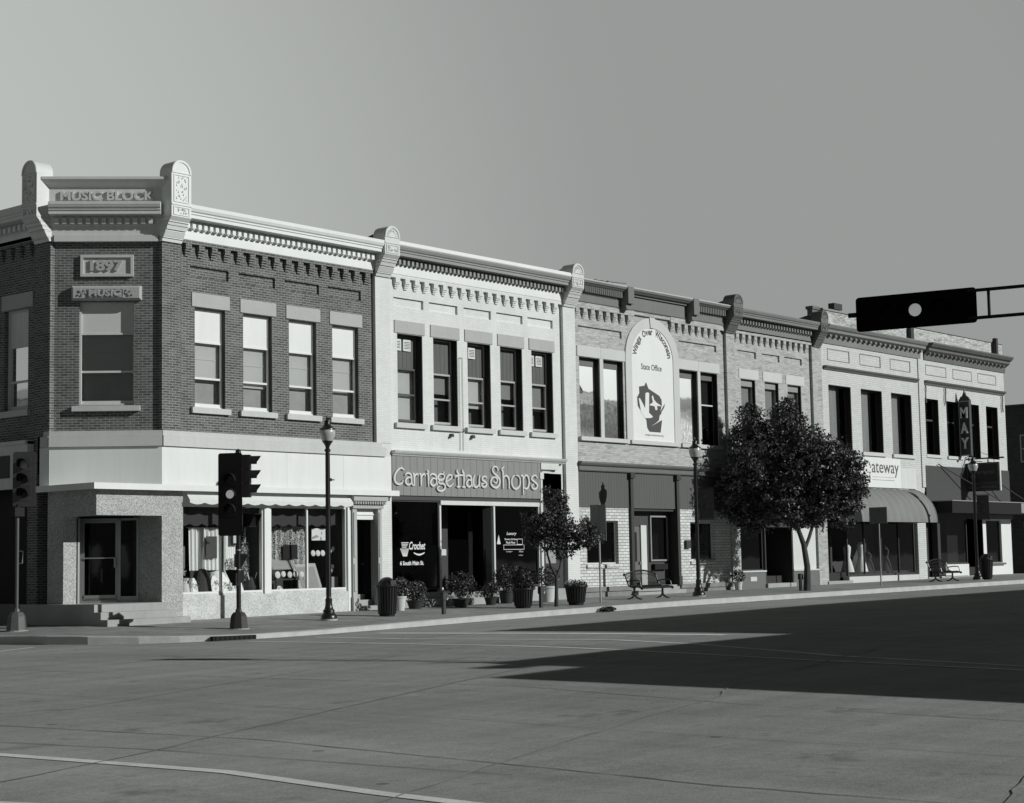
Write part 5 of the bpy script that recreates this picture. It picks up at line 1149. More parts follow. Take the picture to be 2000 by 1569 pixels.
# ------------------------------------------------------------------ street lamps
def make_lamp(label):
    t = thing('street_lamp', label, 'street lamp', (0, 0, 0), group='acorn lamps along the kerb')
    m_ = MB(); m_.lathe([(.23, -.06), (.23, .02)], (0, 0, 0), 20); m_.build('concrete_pad', conc, t)
    m_ = MB(); m_.lathe([(.215, .02), (.215, .10), (.19, .13), (.155, .17), (.145, .20), (.16, .22), (.155, .245), (.12, .28), (.10, .36), (.088, .48), (.095, .50), (.095, .54), (.075, .56), (.068, .60), (.058, 4.44), (.085, 4.46), (.085, 4.50), (.055, 4.53), (.055, 4.57), (.075, 4.62), (.13, 4.70), (.155, 4.73)], (0, 0, 0), 20)
    for k in range(12):
        a = 2*pi*k/12; m_.tube([(.066*cos(a), .066*sin(a), .62), (.057*cos(a), .057*sin(a), 4.4)], .008, 4, False)
    m_.build('pole', black, t, True)
    m_ = MB(); m_.lathe([(.14, 4.73), (.175, 4.80), (.205, 4.89), (.212, 4.96), (.205, 5.02), (.19, 5.04)], (0, 0, 0), 24); m_.build('globe', globe_m, t, True)
    m_ = MB(); m_.lathe([(.215, 5.03), (.21, 5.06), (.17, 5.09), (.13, 5.12), (.10, 5.15), (.085, 5.20), (.075, 5.24), (.105, 5.25), (.10, 5.27), (.05, 5.29), (.03, 5.33), (.035, 5.35), (.008, 5.42)], (0, 0, 0), 20); m_.build('lamp_cap', black, t, True)
    m_ = MB()
    if True: m_.box(.05, .11, -.05, .05, 3.66, 3.74, W); m_.tube([(.1, 0, 3.70), (.22, -.02, 3.70)], .016, 6)
    m_.build('banner_bracket', black, t); return t
lamp = make_lamp('black acorn-globe lamp with no banner, in front of the corner building'); lamp.location = (3.28, -2.83, -.055)
for (x, y, z), lb in (((20.39, -2.97, .10), 'black acorn-globe lamp with a dark patterned banner, right of the first bench'), ((41.65, -3.1, .22), 'farthest black acorn-globe lamp, beside the domed bin at the right')):
    l2 = dup(lamp, (x, y, z), lb)
    bn_ = thing('street_banner', 'dark banner with pale leaf sprays on the lamp %s' % ('right of the first bench' if x < 30 else 'by the domed bin at the right'), 'banner', (x, y, z), group='banners on lamp posts')
    # the banner hangs square to the street
    q = Fr((0, 0, 0), (.45, -.9, 0), (-.9, -.45, 0))
    m_ = MB(); m_.box(.09, .60, -.004, .004, 2.62, 3.66, q); m_.build('banner_cloth', M('dark_banner_cloth', .03), bn_)
    m_ = MB(); m_.tube([q(.05, 0, 3.68), q(.64, 0, 3.68)], .013, 6); m_.tube([q(.05, 0, 2.60), q(.64, 0, 2.60)], .013, 6); m_.build('banner_arm', black, bn_)
    m_ = MB()
    for cx, cz in ((.30, 3.38), (.38, 3.02)):
        for k in range(8):
            a = 2*pi*k/8; m_.extr([(cx+.02*cos(a-.4), cz+.02*sin(a-.4)), (cx+.13*cos(a), cz+.13*sin(a)), (cx+.02*cos(a+.4), cz+.02*sin(a+.4))], .004, .008, q)
    m_.build('leaf_spray', M('faded_banner_print', .10), bn_)

# ------------------------------------------------------------------ traffic signals
def ped_base(mb, r=.22, h=.34, n=8, top=.06):
    mb.lathe([(r, 0), (r*.98, .03), (r*.86, h*.75), (r*.62, h*.95), (top+.03, h), (top+.02, h+.06), (top, h+.08)], (0, 0, 0), n, pi/8)
def head(par, O, N, n=3, s=.345, plate=None, lit=None, horiz=False, depth=.2, body_m=blackm, vis=.22, sunlens=None, dirU=None):
    N = Vector(N).normalized(); U = dirU.normalized() if dirU is not None else Vector((0, 0, 1)).cross(N).normalized()
    f_ = Fr(O, U, N); hs_ = MB(); VZ = []; LN = []; tot = n*s
    for k in range(n):
        c_ = (-tot/2 + s*(k+.5))
        if horiz: u0, u1, z0, z1 = c_-s/2+.006, c_+s/2-.006, -.17, .17; cu, cz = c_, 0
        else: u0, u1, z0, z1 = -.17, .17, tot-(s*(k+1))+.006, tot-s*k-.006; cu, cz = 0, tot-s*(k+.5)
        hs_.box(u0, u1, -depth, 0, z0, z1, f_); hs_.box(u0+.02, u1-.02, -depth-.05, -depth, z0+.03, z1-.03, f_)
        R_ = .145
        nn = 20; vz = MB(); VZ.append(vz)
        for j in range(nn):
            a0, a1 = -.35+(pi+.7)*j/nn, -.35+(pi+.7)*(j+1)/nn
            L0 = vis*(.55+.45*max(0, sin(a0))) if sin(a0) > -.4 else .05; L1 = vis*(.55+.45*max(0, sin(a1))) if sin(a1) > -.4 else .05
            p = [f_(cu+R_*cos(a0), 0, cz+R_*sin(a0)), f_(cu+R_*cos(a1), 0, cz+R_*sin(a1)), f_(cu+R_*cos(a1), L1, cz+R_*sin(a1)), f_(cu+R_*cos(a0), L0, cz+R_*sin(a0))]
            q_ = [f_(cu+(R_-.008)*cos(a0), 0, cz+(R_-.008)*sin(a0)), f_(cu+(R_-.008)*cos(a1), 0, cz+(R_-.008)*sin(a1)), f_(cu+(R_-.008)*cos(a1), L1, cz+(R_-.008)*sin(a1)), f_(cu+(R_-.008)*cos(a0), L0, cz+(R_-.008)*sin(a0))]
            vz.poly(p); vz.poly(q_); vz.poly([p[2], p[3], q_[3], q_[2]])
        tgt = MB()
        C0 = len(tgt.v); tgt.v.append(f_(cu, .035, cz))
        for j in range(18): a = 2*pi*j/18; tgt.v.append(f_(cu+.105*cos(a), .012, cz+.105*sin(a)))
        for j in range(18): tgt.f.append((C0, C0+1+j, C0+1+(j+1) % 18))
        LN.append((tgt, lens_lit if lit == k else lens_sun if sunlens == k else (soot if horiz else lens_off)))
    hd = hs_.build('signal_head', soot if horiz else body_m, par)
    for vz in VZ: vz.build('visor', soot if horiz else blackm, hd)
    for g_, m__ in LN: g_.build('lens', m__, hd)
    if plate:
        pw, ph = plate; mb = MB(); r = .06
        if horiz: cx0, cx1, cz0, cz1 = -ph/2, ph/2, -pw/2, pw/2
        else: cx0, cx1, cz0, cz1 = -pw/2, pw/2, tot/2-ph/2, tot/2+ph/2
        pl = []
        for (x, z, a) in ((cx1-r, cz0+r, -pi/2), (cx1-r, cz1-r, 0), (cx0+r, cz1-r, pi/2), (cx0+r, cz0+r, pi)):
            for k in range(5): b = a+pi/2*k/4; pl.append((x+r*cos(b), z+r*sin(b)))
        mb.extr(pl, -.02, -.008, f_); mb.build('backplate', soot if horiz else body_m, hd)
    return hd
ts = thing('traffic_signal', 'black kerbside signal post with a tall backplate seen face-on and a second head seen side-on', 'traffic signal'); at_base(ts, (-.60, -3.75, -.13)); BASE[ts.name] = Vector((-.60, -3.75, -.13))
def rel(mb, loc):
    for v in mb.v: v += Vector(loc)
    return mb
O = Vector((-.60, -3.75, -.13))
mb = MB(); ped_base(mb, .235, .42, 8, .055); rel(mb, O).build('signal_base', M('dark_cast_base', .03, rough=.45), ts)
mb = MB(); mb.lathe([(.26, -.03), (.26, .02)], (0, 0, 0), 16); rel(mb, O).build('concrete_pad', conc, ts)
mb = MB(); mb.tube([(0, 0, .4), (0, 0, 4.32)], .058, 12); mb.lathe([(.075, 4.3), (.06, 4.36), (.01, 4.40)], (0, 0, 0), 10); rel(mb, O).build('pole', black, ts, True)
NL = Vector((-.88, -.47, 0))
head(ts, O + Vector((-.28, -.02, 2.72)), NL, 3, .37, (.62, 2.02), lit=1, vis=.16)
head(ts, O + Vector((.22, -.20, 3.20)), (.66, -.75, 0), 3, .35, None, None, vis=.25)
mb = MB()
for z in (2.95, 3.95): mb.tube([O+Vector((0, 0, z)), O+Vector((.14, -.1, z)), O+Vector((.26, -.1, z))], .028, 8); mb.tube([O+Vector((0, 0, z)), O+Vector((-.2, .02, z))], .028, 8)
mb.build('bracket', black, ts)
def pedhead(par, P_, N, mt=blackm):
    f_ = Fr(P_, Vector((0, 0, 1)).cross(Vector(N)), N); mb = MB(); mb.box(-.17, .17, -.18, 0, -.16, .16, f_); mb.box(-.17, .17, 0, .16, .14, .16, f_); mb.hexa([f_(-.17, 0, -.14), f_(-.155, 0, -.14), f_(-.155, .02, -.14), f_(-.17, .02, -.14), f_(-.17, 0, .14), f_(-.155, 0, .14), f_(-.155, .16, .14), f_(-.17, .16, .14)])
    mb.hexa([f_(.155, 0, -.14), f_(.17, 0, -.14), f_(.17, .02, -.14), f_(.155, .02, -.14), f_(.155, 0, .14), f_(.17, 0, .14), f_(.17, .16, .14), f_(.155, .16, .14)]); h_ = mb.build('pedestrian_head', mt, par)
    mb = MB(); mb.box(-.14, .14, 0, .01, -.13, .13, f_); mb.build('lens', lens_off, h_)
pedhead(ts, O+Vector((.27, -.22, 2.64)), (.30, -.95, 0)); pedhead(ts, O+Vector((.14, .05, 1.66)), (.75, -.65, 0)); pedhead(ts, O+Vector((-.02, .14, 1.28)), (-.4, .9, 0))
mb = MB(); mb.box(-.16, -.02, -.08, .06, 1.05, 1.36, Fr(O, (1, 0, 0), (0, 1, 0))); mb.build('push_button_box', blackm, ts)
mb = MB()
for z in (1.42, 1.9, 2.55): mb.lathe([(.064, z), (.064, z+.035)], (0, 0, 0), 12)
rel(mb, O).build('pole_strap', alu, ts)
# left signal
t2 = thing('traffic_signal', 'bare steel signal post with three round lenses, at the far left edge', 'traffic signal'); O = Vector((-3.99, .55, -.09)); at_base(t2, O)
mb = MB(); ped_base(mb, .25, .48, 8, .045); rel(mb, O).build('signal_base', M('grey_cast_base', .09, rough=.4, nv=.3, ns=6), t2)
mb = MB(); mb.lathe([(.28, -.03), (.28, .02)], (0, 0, 0), 16); rel(mb, O).build('concrete_pad', conc, t2)
mb = MB(); mb.tube([(0, 0, .45), (0, 0, 3.0)], .042, 12); mb.tube([(.04, 0, 1.95), (.12, -.05, 1.95), (.12, -.05, 1.65), (.04, 0, 1.65)], .02, 6); rel(mb, O).build('pole', M('dull_steel_pole', .10, rough=.45, metal=.3, nv=.2), t2, True)
hd_ = head(t2, O+Vector((.10, -.12, 3.18)), (-.80, -.60, 0), 3, .36, (.58, 1.36), None, vis=.26, body_m=steelg, sunlens=0)
mb = MB(); mb.box(-.15, .12, -.12, .12, 2.8, 3.02, Fr(O, (1, 0, 0), (0, 1, 0))); mb.tube([O+Vector((0, 0, 3.0)), O+Vector((.08, .06, 3.2))], .04, 8); mb.build('bracket', blackm, t2)
# overhead signal on its mast arm
t3 = thing('overhead_signal', 'black horizontal overhead signal on a twin-rail mast arm entering from the right', 'traffic signal'); P0 = Vector((-2.85, -23.18, 5.35)); at_base(t3, (1.6, -30.4, -.1))
AR = Vector((.20, -.98, 0)).normalized(); NV = Vector((-.98, -.20, 0)).normalized()
head(t3, P0, NV, 3, .43, (.575, 1.99), lit=1, horiz=True, vis=.14, dirU=AR)
mb = MB(); E_ = Vector((0, 0, 0)); ax = Vector((AR.x, AR.y, 0)); L_ = 7.0
def ap(s, dz): return P0 + ax*s + Vector((0, 0, dz))
mb.tube([ap(.86, .23), ap(L_, .23)], .028, 8); mb.tube([ap(.86, -.215), ap(L_, -.215)], .028, 8)
for k in range(6): mb.tube([ap(1.19+1.0*k, .23), ap(1.19+1.0*k, -.215)], .026, 8)
mb.build('mast_arm', blackm, t3); mb = MB(); mb.tube([ap(-1.12, .0), ap(-.98, .0)], .04, 8); mb.build('end_knob', blackm, t3)
pe = ap(L_, 0); mb = MB(); mb.tube([(pe.x, pe.y, .2), (pe.x, pe.y, 6.2)], [.11, .08], 14); mb.lathe([(.22, -.12), (.2, .15), (.12, .25)], (pe.x, pe.y, 0), 12); mb.build('pole', blackm, t3, True); t3.location = (pe.x, pe.y, -.1)
BASE[t3.name] = Vector((pe.x, pe.y, -.1))
for c in kids(t3):
    if True: c.location = Vector((1.6, -30.4, -.1)) - Vector((pe.x, pe.y, -.1)) if c.name.split('.')[0] != 'pole' else c.location
for c in kids(t3):
    if c.name.split('.')[0] == 'pole': c.location = Vector((1.6, -30.4, -.1)) - Vector((pe.x, pe.y, -.1))

# ------------------------------------------------------------------ benches
def make_bench(label):
    t = thing('park_bench', label, 'bench', (0, 0, 0), group='iron benches facing the road')
    w_ = .86; seat = MB(); back = MB(); fr_ = MB(); n = 34
    prof_ = [(-.30, .40), (-.26, .44), (-.10, .43), (.08, .42), (.17, .45), (.22, .52), (.25, .64), (.30, .80)]          # seat front y<0
    for k in range(n):
        x = -w_+.05+(2*w_-.1)*k/(n-1); seat.tube([(x, y, z) for y, z in prof_[:4]], .0075, 4, False)
        top = .80+.14*(1-(x/w_)**2)
        back.tube([(x, .08, .42), (x, .17, .45), (x, .22, .53), (x, .27, .68), (x, .31, top)], .0075, 4, False)
    seat.tube([(-w_, -.31, .38), (w_, -.31, .38)], .03, 8); seat.tube([(-w_, .08, .41), (w_, .08, .41)], .016, 6)
    back.tube([(x, .315, .81+.14*(1-(x/w_)**2)) for x in [-w_+2*w_*k/16 for k in range(17)]], .026, 8); back.tube([(x, .285, .71+.13*(1-(x/w_)**2)) for x in [-w_+2*w_*k/16 for k in range(17)]], .012, 6)
    seat.build('seat', black, t); back.build('backrest', black, t)
    for s in (-1, 1):
        x = s*w_; e = MB(); e.tube([(x, -.34, .38), (x, -.2, .42), (x, .06, .41), (x, .18, .46), (x, .24, .6), (x, .32, .80)], .028, 8); e.sphere((x, -.36, .37), .05, 10, 6); e.sphere((x, .35, .82), .05, 10, 6)
        e.tube([(x, -.33, .40), (x, -.28, .58), (x, -.22, .63), (x, .0, .63), (x, .22, .60)], .022, 8); e.build('arm_frame', black, t)
        g = MB(); x2 = s*w_*.92; g.tube([(x2, 0, .40), (x2, 0, .30), (x2, 0, .12)], [.05, .035, .05], 8)
        for d in (-1, 1): g.tube([(x2, 0, .16), (x2, d*.08, .08), (x2, d*.2, .03), (x2, d*.30, .015)], [.035, .03, .025, .018], 8)
        g.build('leg', black, t)
    mb = MB(); mb.tube([(-w_*.92, 0, .25), (w_*.92, 0, .25)], .014, 6); mb.build('stretcher', black, t); return t
bench = make_bench('nearer black iron bench with arched back, in front of the cream building'); bench.location = (18.0, -2.6, .065); bench.rotation_euler = (0, 0, 0)
dup(bench, (39.15, -2.75, .20), 'farther black iron bench with arched back, in front of the theatre building at the right')

# ------------------------------------------------------------------ bins, planters, bollards, signs
def slat_can(name, label, cat, loc, r0, r1, h, dome, group=None, plant=0, n=22):
    t = thing(name, label, cat, loc, group)
    m_ = MB(); m_.lathe([(r0*.86, 0), (r0*.86, .07)], (0, 0, 0), 20); m_.lathe([(r0*.90, .07), (r1*.92, h-.02)], (0, 0, 0), 20); m_.build('body', blackm, t)
    m_ = MB()
    for k in range(n):
        a = 2*pi*k/n; da = pi/n*.62
        p = []
        for r, z in ((r0, .08), (r1, h)):
            for rr_, an in ((r, a-da), (r, a+da), (r-.02, a+da), (r-.02, a-da)): p.append((rr_*cos(an), rr_*sin(an), z))
        m_.hexa(p)
    m_.build('slats', black, t)
    m_ = MB(); m_.lathe([(r1+.02, h-.05), (r1+.035, h-.02), (r1+.02, h+.01), (r1-.03, h+.01)], (0, 0, 0), 24); m_.build('rim', black, t, True)
    if dome:
        m_ = MB(); m_.sphere((0, 0, h-.02), r1*.82, 20, 8, (1, 1, 1), 0., 1.); m_.build('lid', black, t, True)
        m_ = MB(); q = Fr((0, 0, h), (1, 0, 0), (0, -1, 0)); m_.box(-.1, .1, r1*.60, r1*.84, .02, .13, q); m_.build('lid_flap', darkg, t)
    return t
def leaves(mb, c, r, n, s, rng, sq=(1, 1, 1), flat=.0):
    for k in range(n):
        while True:
            v = Vector((rng.uniform(-1, 1), rng.uniform(-1, 1), rng.uniform(-1, 1)))
            if v.length <= 1: break
        p = Vector(c)+Vector((v.x*r*sq[0], v.y*r*sq[1], v.z*r*sq[2])); q = Vector((rng.gauss(0, 1), rng.gauss(0, 1), rng.gauss(0, 1)+flat)).normalized()
        a = q.cross(Vector((rng.gauss(0, 1), rng.gauss(0, 1), rng.gauss(0, 1)))).normalized(); b = q.cross(a); s_ = s*rng.uniform(.6, 1.25)
        mb.poly([p-a*s_, p+b*s_*.5, p+a*s_, p-b*s_*.5])
slat_can('litter_bin', 'black slatted bin with a shiny dome lid, beside the stair door of the corner building', 'litter bin', (5.55, -2.75, -.06), .25, .30, .86, True, 'slatted bins with dome lids')
slat_can('litter_bin', 'black slatted bin with a dome lid, at the farthest lamp on the right', 'litter bin', (42.3, -3.2, .21), .25, .31, .90, True, 'slatted bins with dome lids')
rg = random.Random(11)
pl1 = slat_can('planter', 'black slatted planter with tall dark shrub, left of the small tree', 'planter', (10.86, -3.17, -.02), .26, .32, .60, False, 'slatted planters')
mb = MB(); leaves(mb, (0, 0, .86), .36, 900, .045, rg, (1, 1, .8)); leaves(mb, (-.22, -.1, 1.05), .26, 500, .045, rg); leaves(mb, (.1, 0, .62), .32, 300, .045, rg, (1, 1, .4)); mb.build('foliage', leaf2, pl1)
pl2 = slat_can('planter', 'black slatted planter with low pale flowers, left of the parking sign by the bench', 'planter', (13.11, -3.40, .03), .27, .34, .58, False, 'slatted planters')
mb = MB(); leaves(mb, (0, 0, .62), .36, 600, .035, rg, (1, 1, .35)); mb.build('foliage', leaf2, pl2); mb = MB(); leaves(mb, (0, 0, .68), .33, 160, .03, rg, (1, 1, .35)); mb.build('flowers', petal, pl2)
def pot(label, loc, r0, r1, h, mt, fol, flo=0, fr=.4, group='flower pots before the white shop', name='flower_pot'):
    t = thing(name, label, 'flower pot', loc, group)
    m_ = MB(); m_.lathe([(r0, 0), (r1*.97, h*.86), (r1*1.05, h*.87), (r1*1.08, h), (r1*.95, h), (r1*.9, h-.05)], (0, 0, 0), 20); m_.build('pot', mt, t, True, ang=50)
    m_ = MB(); m_.lathe([(r1*.93, h-.03), (.001, h-.02)], (0, 0, 0), 16); m_.build('soil', soil, t)
    m_ = MB()
    for k in range(10): a = rg.uniform(0, 6.28); m_.tube([(0, 0, h-.03), (fr*.4*cos(a), fr*.4*sin(a), h+fr*.5), (fr*.7*cos(a), fr*.7*sin(a), h+fr*.9)], .008, 4, False)
    m_.build('stem', bark, t)
    m_ = MB(); leaves(m_, (0, 0, h+fr*.75), fr, fol, .045, rg, (1, 1, .9)); m_.build('foliage', leaf2, t)
    if flo: m_ = MB(); leaves(m_, (0, 0, h+fr*.8), fr*1.0, flo, .028, rg, (1, 1, .9)); m_.build('flowers', petal, t)
    return t
blk = M('dark_plastic_pot', .03, rough=.6)
pot('pale square-sided pot with a small flowering plant, just right of the nearer domed bin', (7.75, -1.1, .02), .13, .19, .42, potw, 420, 60, .34)
pot('large pale pot with a leafy plant, right behind the small tree trunk', (14.6, -1.05, .06), .20, .29, .52, potw, 520, 40, .42)
pot('dark pot of trailing flowers left of the shop door', (10.4, -1.1, .0), .17, .26, .30, blk, 1100, 70, .50)
pot('small dark pot of flowers before the shop door', (12.0, -.9, .05), .14, .2, .24, blk, 420, 60, .28)
pot('tall dark shrub in a pot under the right shop window', (13.1, -.6, .06), .18, .25, .42, blk, 900, 50, .50)
pot('low dark box of flowers under the left shop window', (8.9, -.62, .03), .18, .26, .26, blk, 700, 80, .36)
pot('white pot with a climbing plant at the foot of the pier right of the entry', (26.9, -.35, .16), .12, .16, .30, potw, 300, 10, .30, 'flower pot by the cream building')
def bollard(label, loc):
    t = thing('outlet_post', label, 'post', loc, 'short outlet posts at the kerb')
    m_ = MB(); m_.box(-.05, .05, -.04, .04, 0, .42, W); m_.box(-.075, .075, -.06, .06, .42, .60, W); m_.box(-.07, .07, -.055, .055, .60, .63, W); m_.build('post', darkg, t)
    m_ = MB(); m_.tube([(.075, -.0, .57), (.14, -.02, .57), (.15, -.02, .46), (.10, -.02, .42)], .025, 6); m_.build('outlet_cover', galv, t); return t
bo = bollard('short grey outlet post standing left of the shop door pots', (7.14, -3.4, -.07))
dup(bo, (11.36, -3.45, -.01), 'short grey outlet post just left of the small tree trunk'); dup(bo, (26.5, -3.3, .12), 'short dark outlet post beside the trunk of the large tree')
def sign(label, loc, z0, z1, w_, zp, panel, group='street sign posts'):
    t = thing('sign_post', label, 'sign', loc, group)
    m_ = MB(); m_.box(-.025, .025, -.02, .02, 0, zp, W); m_.build('post', galv, t)
    q = Fr((-.03, 0, 0), (0, -1, 0), (-1, 0, 0)); m_ = MB(); m_.box(-w_/2, w_/2, .0, .012, z0, z1, q); m_.box(-.03, .03, .012, .02, z0, z1, q); m_.build('sign_panel', panel, t); return t
sg_ = M('sign_back', .20, rough=.5, metal=.3)
sign('tall rectangular sign seen from behind on a thin post, left of the nearer bench', (14.5, -3.28, .03), 1.95, 3.08, .62, 3.1, sg_)
sign('square sign seen from behind, on a thin post between the large tree and farther bench', (32.5, -3.35, .15), 2.45, 3.10, .78, 3.1, sg_)
# storm drain and a clump of leaves in the gutter
mb = MB(); q = [(-2.62, -5.22), (-1.55, -5.52)]
f_ = Fr((-2.62, -5.20, 0), (1.07, -.30, 0), (-.27, -.96, 0)); mb.box(-.0, 1.08, -.2, .035, -.30, -.20, f_); dn = mb.build('storm_drain', blackm, None); tag(dn, 'long dark storm drain slot in the kerb below the black signal post', 'drain')
mb = MB()
for k in range(9): mb.box(.06+.12*k, .10+.12*k, .036, .05, -.28, -.215, f_)
mb.build('drain_bar', blackm, dn)
mb = MB(); rl = random.Random(4)
leaves(mb, (0, 0, .05), .22, 260, .05, rl, (1.5, .8, .35)); t = thing('leaf_pile', 'small dark clump of leaves in the gutter below the parking sign', 'leaf pile', (12.6, -5.0, -.13)); mb.build('leaves', M('dry_leaf', .05), t)

# ------------------------------------------------------------------ goods in the corner shop windows
LOCAL = {'garland', 'dark_skirt', 'white_gown', 'patterned_vase', 'figurine', 'display_plate', 'wall_plate', 'ornament', 'folded_cloth'}
def good(name, label, cat, mbs, loc=(0, 0, 0), group=None):
    t = thing(name, label, cat, loc, group)
    if name not in LOCAL: BASE[t.name] = Vector(loc)
    for nm, mb, mt in mbs: mb.build(nm, mt, t)
    return t
mb = MB(); n = 40                                           # gathered curtain in the left window
for k in range(n):
    a, b = 1.38+1.15*k/n, 1.38+1.15*(k+1)/n; y0, y1 = .62+.03*sin(k*1.3), .62+.03*sin((k+1)*1.3); mb.poly([W(a, y0, 2.45), W(b, y1, 2.45), W(b+.03, y1, 1.30), W(a+.03, y0, 1.30)])
m2 = MB(); m2.tube([(1.3, .62, 2.46), (2.6, .62, 2.46)], .015, 6); m3 = MB(); m3.box(1.92, 2.30, .54, .56, 1.62, 2.22, W)
good('hanging_curtain', 'pale gathered curtain with a dark square on it, left shop window', 'curtain', [('cloth', mb, curt), ('rod', m2, wood_l), ('square_panel', m3, M('dark_display_square', .06))], (1.4, .6, 1.3))
mb = MB(); mb.box(2.62, 3.0, .60, .66, .9, 2.55, W); mb.box(2.65, 2.7, .59, .6, .9, 2.5, W); m2 = MB(); leaves(m2, (2.75, .5, 1.4), .16, 90, .04, rg, (1, .6, 1.6))
good('curtain_panel', 'plain pale curtain panel in the middle of the left shop window', 'curtain', [('cloth', mb, curt), ('trim', m2, petal)], (2.8, .6, .9))
mb = MB(); leaves(mb, (0, 0, 1.2), .16, 700, .028, rg, (.9, .6, 5.)); m2 = MB(); m2.tube([(0, 0, .6), (0, 0, 2.2)], .02, 6)
good('garland', 'leafy speckled garland hanging at the right of the left shop window', 'garland', [('sprigs', mb, blind), ('cord', m2, bark)], (3.30, .55, .3))
mb = MB(); mb.box(2.78, 3.02, .50, .52, 1.98, 2.30, W); m2 = MB(); m2.box(2.84, 2.96, .49, .50, 2.03, 2.25, W)
good('framed_picture', 'small dark picture high in the left shop window', 'picture', [('frame', mb, blackm), ('print', m2, blind)], (2.9, .5, 1.98))
mb = MB(); mb.lathe([(.34, 0), (.26, .45), (.14, .7), (.10, .74)], (0, 0, 0), 16)
good('dark_skirt', 'dark pleated skirt standing at the left of the left shop window', 'skirt', [('cloth', mb, dress_m)], (1.85, .66, .60))
mb = MB(); mb.lathe([(.42, 0), (.36, .35), (.24, .62), (.10, .72)], (0, 0, 0), 16); m2 = MB(); leaves(m2, (.1, -.38, .2), .2, 80, .03, rg, (1, .3, 1))
good('white_gown', 'wide white gown spread in the middle of the left shop window', 'gown', [('cloth', mb, cloth_w), ('embroidery', m2, leaf2)], (2.45, .8, .60))
mb = MB(); mb.lathe([(.26, 0), (.22, .3), (.16, .7), (.17, .95), (.05, 1.05)], (0, 0, 0), 14); m2 = MB(); m2.box(-.12, .12, -.2, -.17, .12, .42, W)
good('folded_cloth', 'white cloth folded over a stand beside the pole, left shop window', 'cloth', [('cloth', mb, cloth_w), ('label_card', m2, dress_m)], (3.0, .62, .60))
mb = MB(); mb.box(.85, 1.2, .55, .75, 1.35, 1.95, W); m2 = MB(); leaves(m2, (1.02, .55, 1.25), .22, 220, .04, rg, (1, .4, .5))
good('hanging_bag', 'mottled grey bag hanging at the left edge of the left shop window', 'bag', [('cloth', mb, M('mottled_cloth', .16, nv=.4, ns=12)), ('flowers', m2, petal)], (1.0, .6, 1.3))
mb = MB(); mb.lathe([(.12, 0), (.17, .12), (.12, .42), (.16, .5)], (0, 0, 0), 12); m2 = MB(); leaves(m2, (0, 0, .42), .14, 60, .06, rg)
good('patterned_vase', 'patterned vase low at the left edge of the left shop window', 'vase', [('vase', mb, blind), ('flowers', m2, dress_m)], (1.10, .48, .60))
mb = MB(); mb.lathe([(.16, 0), (.2, .2), (.13, .45), (.05, .52)], (0, 0, 0), 12); m2 = MB()
for a in (-.2, .15): m2.tube([(a*.3, -.05, .3), (a, -.1, .62)], .012, 5)
good('figurine', 'dark seated figurine with pale sticks at the right of the left shop window', 'figurine', [('body', mb, dress_m), ('sticks', m2, cloth_w)], (3.42, .45, .60))
mb = MB(); n = 40                                           # right window
for k in range(n):
    a, b = 4.36+1.32*k/n, 4.36+1.32*(k+1)/n; y0, y1 = .66+.035*sin(k*1.0), .66+.035*sin((k+1)*1.0); mb.poly([W(a, y0, 2.50), W(b, y1, 2.50), W(b, y1, 1.45), W(a, y0, 1.45)])
m2 = MB(); m2.tube([(4.3, .66, 2.51), (5.75, .66, 2.51)], .015, 6); m3 = MB(); m3.box(4.73, 5.28, .56, .58, 1.57, 1.98, W)
good('patterned_curtain', 'dark curtain printed with pale squiggles and a black square, right shop window', 'curtain', [('cloth', mb, f_print), ('rod', m2, bark), ('square_panel', m3, blackm)], (4.4, .66, 1.45))
mb = MB(); mb.hexa([W(4.30, .52, 1.28), W(5.22, .52, 1.28), W(5.22, .56, 1.28), W(4.30, .56, 1.28), W(4.26, .66, 1.58), W(5.18, .66, 1.58), W(5.18, .7, 1.58), W(4.26, .7, 1.58)])
good('striped_runner', 'black and white striped cloth draped low in the right shop window', 'cloth', [('cloth', mb, f_stripe)], (4.7, .6, 1.28))
mb = MB(); mb.box(4.34, 5.25, .45, .75, .98, 1.02, W); 
m2 = MB()
for x in (4.4, 5.2):
    for y in (.48, .72): m2.box(x-.02, x+.02, y-.02, y+.02, .60, .98, W)
good('dark_side_table', 'low dark table carrying small plates in the right shop window', 'table', [('table_top', mb, dress_m), ('leg', m2, dress_m)], (4.8, .6, .6))
pm = MB(); 
def disc(mb, c, r, tilt=.25, n=16):
    i = len(mb.v)
    for rr_, dz in ((.001, .012), (r*.6, .010), (r, -.006)):
        for k in range(n): a = 2*pi*k/n; mb.v.append(Vector((c[0]+rr_*cos(a), c[1]-dz+tilt*rr_*sin(a)*.4, c[2]+rr_*sin(a))))
    for q in range(2):
        for k in range(n): mb.f.append((i+q*n+k, i+q*n+(k+1) % n, i+(q+1)*n+(k+1) % n, i+(q+1)*n+k))
names = ['leftmost of the five plates standing on the low table', 'second plate from the left on the low table', 'grey plate, third of five on the low table', 'fourth plate from the left on the low table', 'plate leaning before the big pale picture frame']
for k, (x, z, r) in enumerate(((4.40, 1.13, .10), (4.62, 1.15, .085), (4.86, 1.13, .09), (5.08, 1.14, .09), (5.32, 1.13, .085))):
    mb = MB(); disc(mb, (0, 0, 0), r); good('display_plate', names[k], 'plate', [('plate', mb, blind if k == 2 else plate_w)], (x, .42, z), 'plates standing in the right shop window')
names = ['left of three round plates hung under the bright picture', 'middle of three round plates hung under the bright picture', 'right of three round plates hung under the bright picture']
for k, x in enumerate((5.86, 6.05, 6.24)): mb = MB(); disc(mb, (0, 0, 0), .088); good('wall_plate', names[k], 'plate', [('plate', mb, plate_w)], (x, .52, 1.73), 'round plates hung in the right shop window')
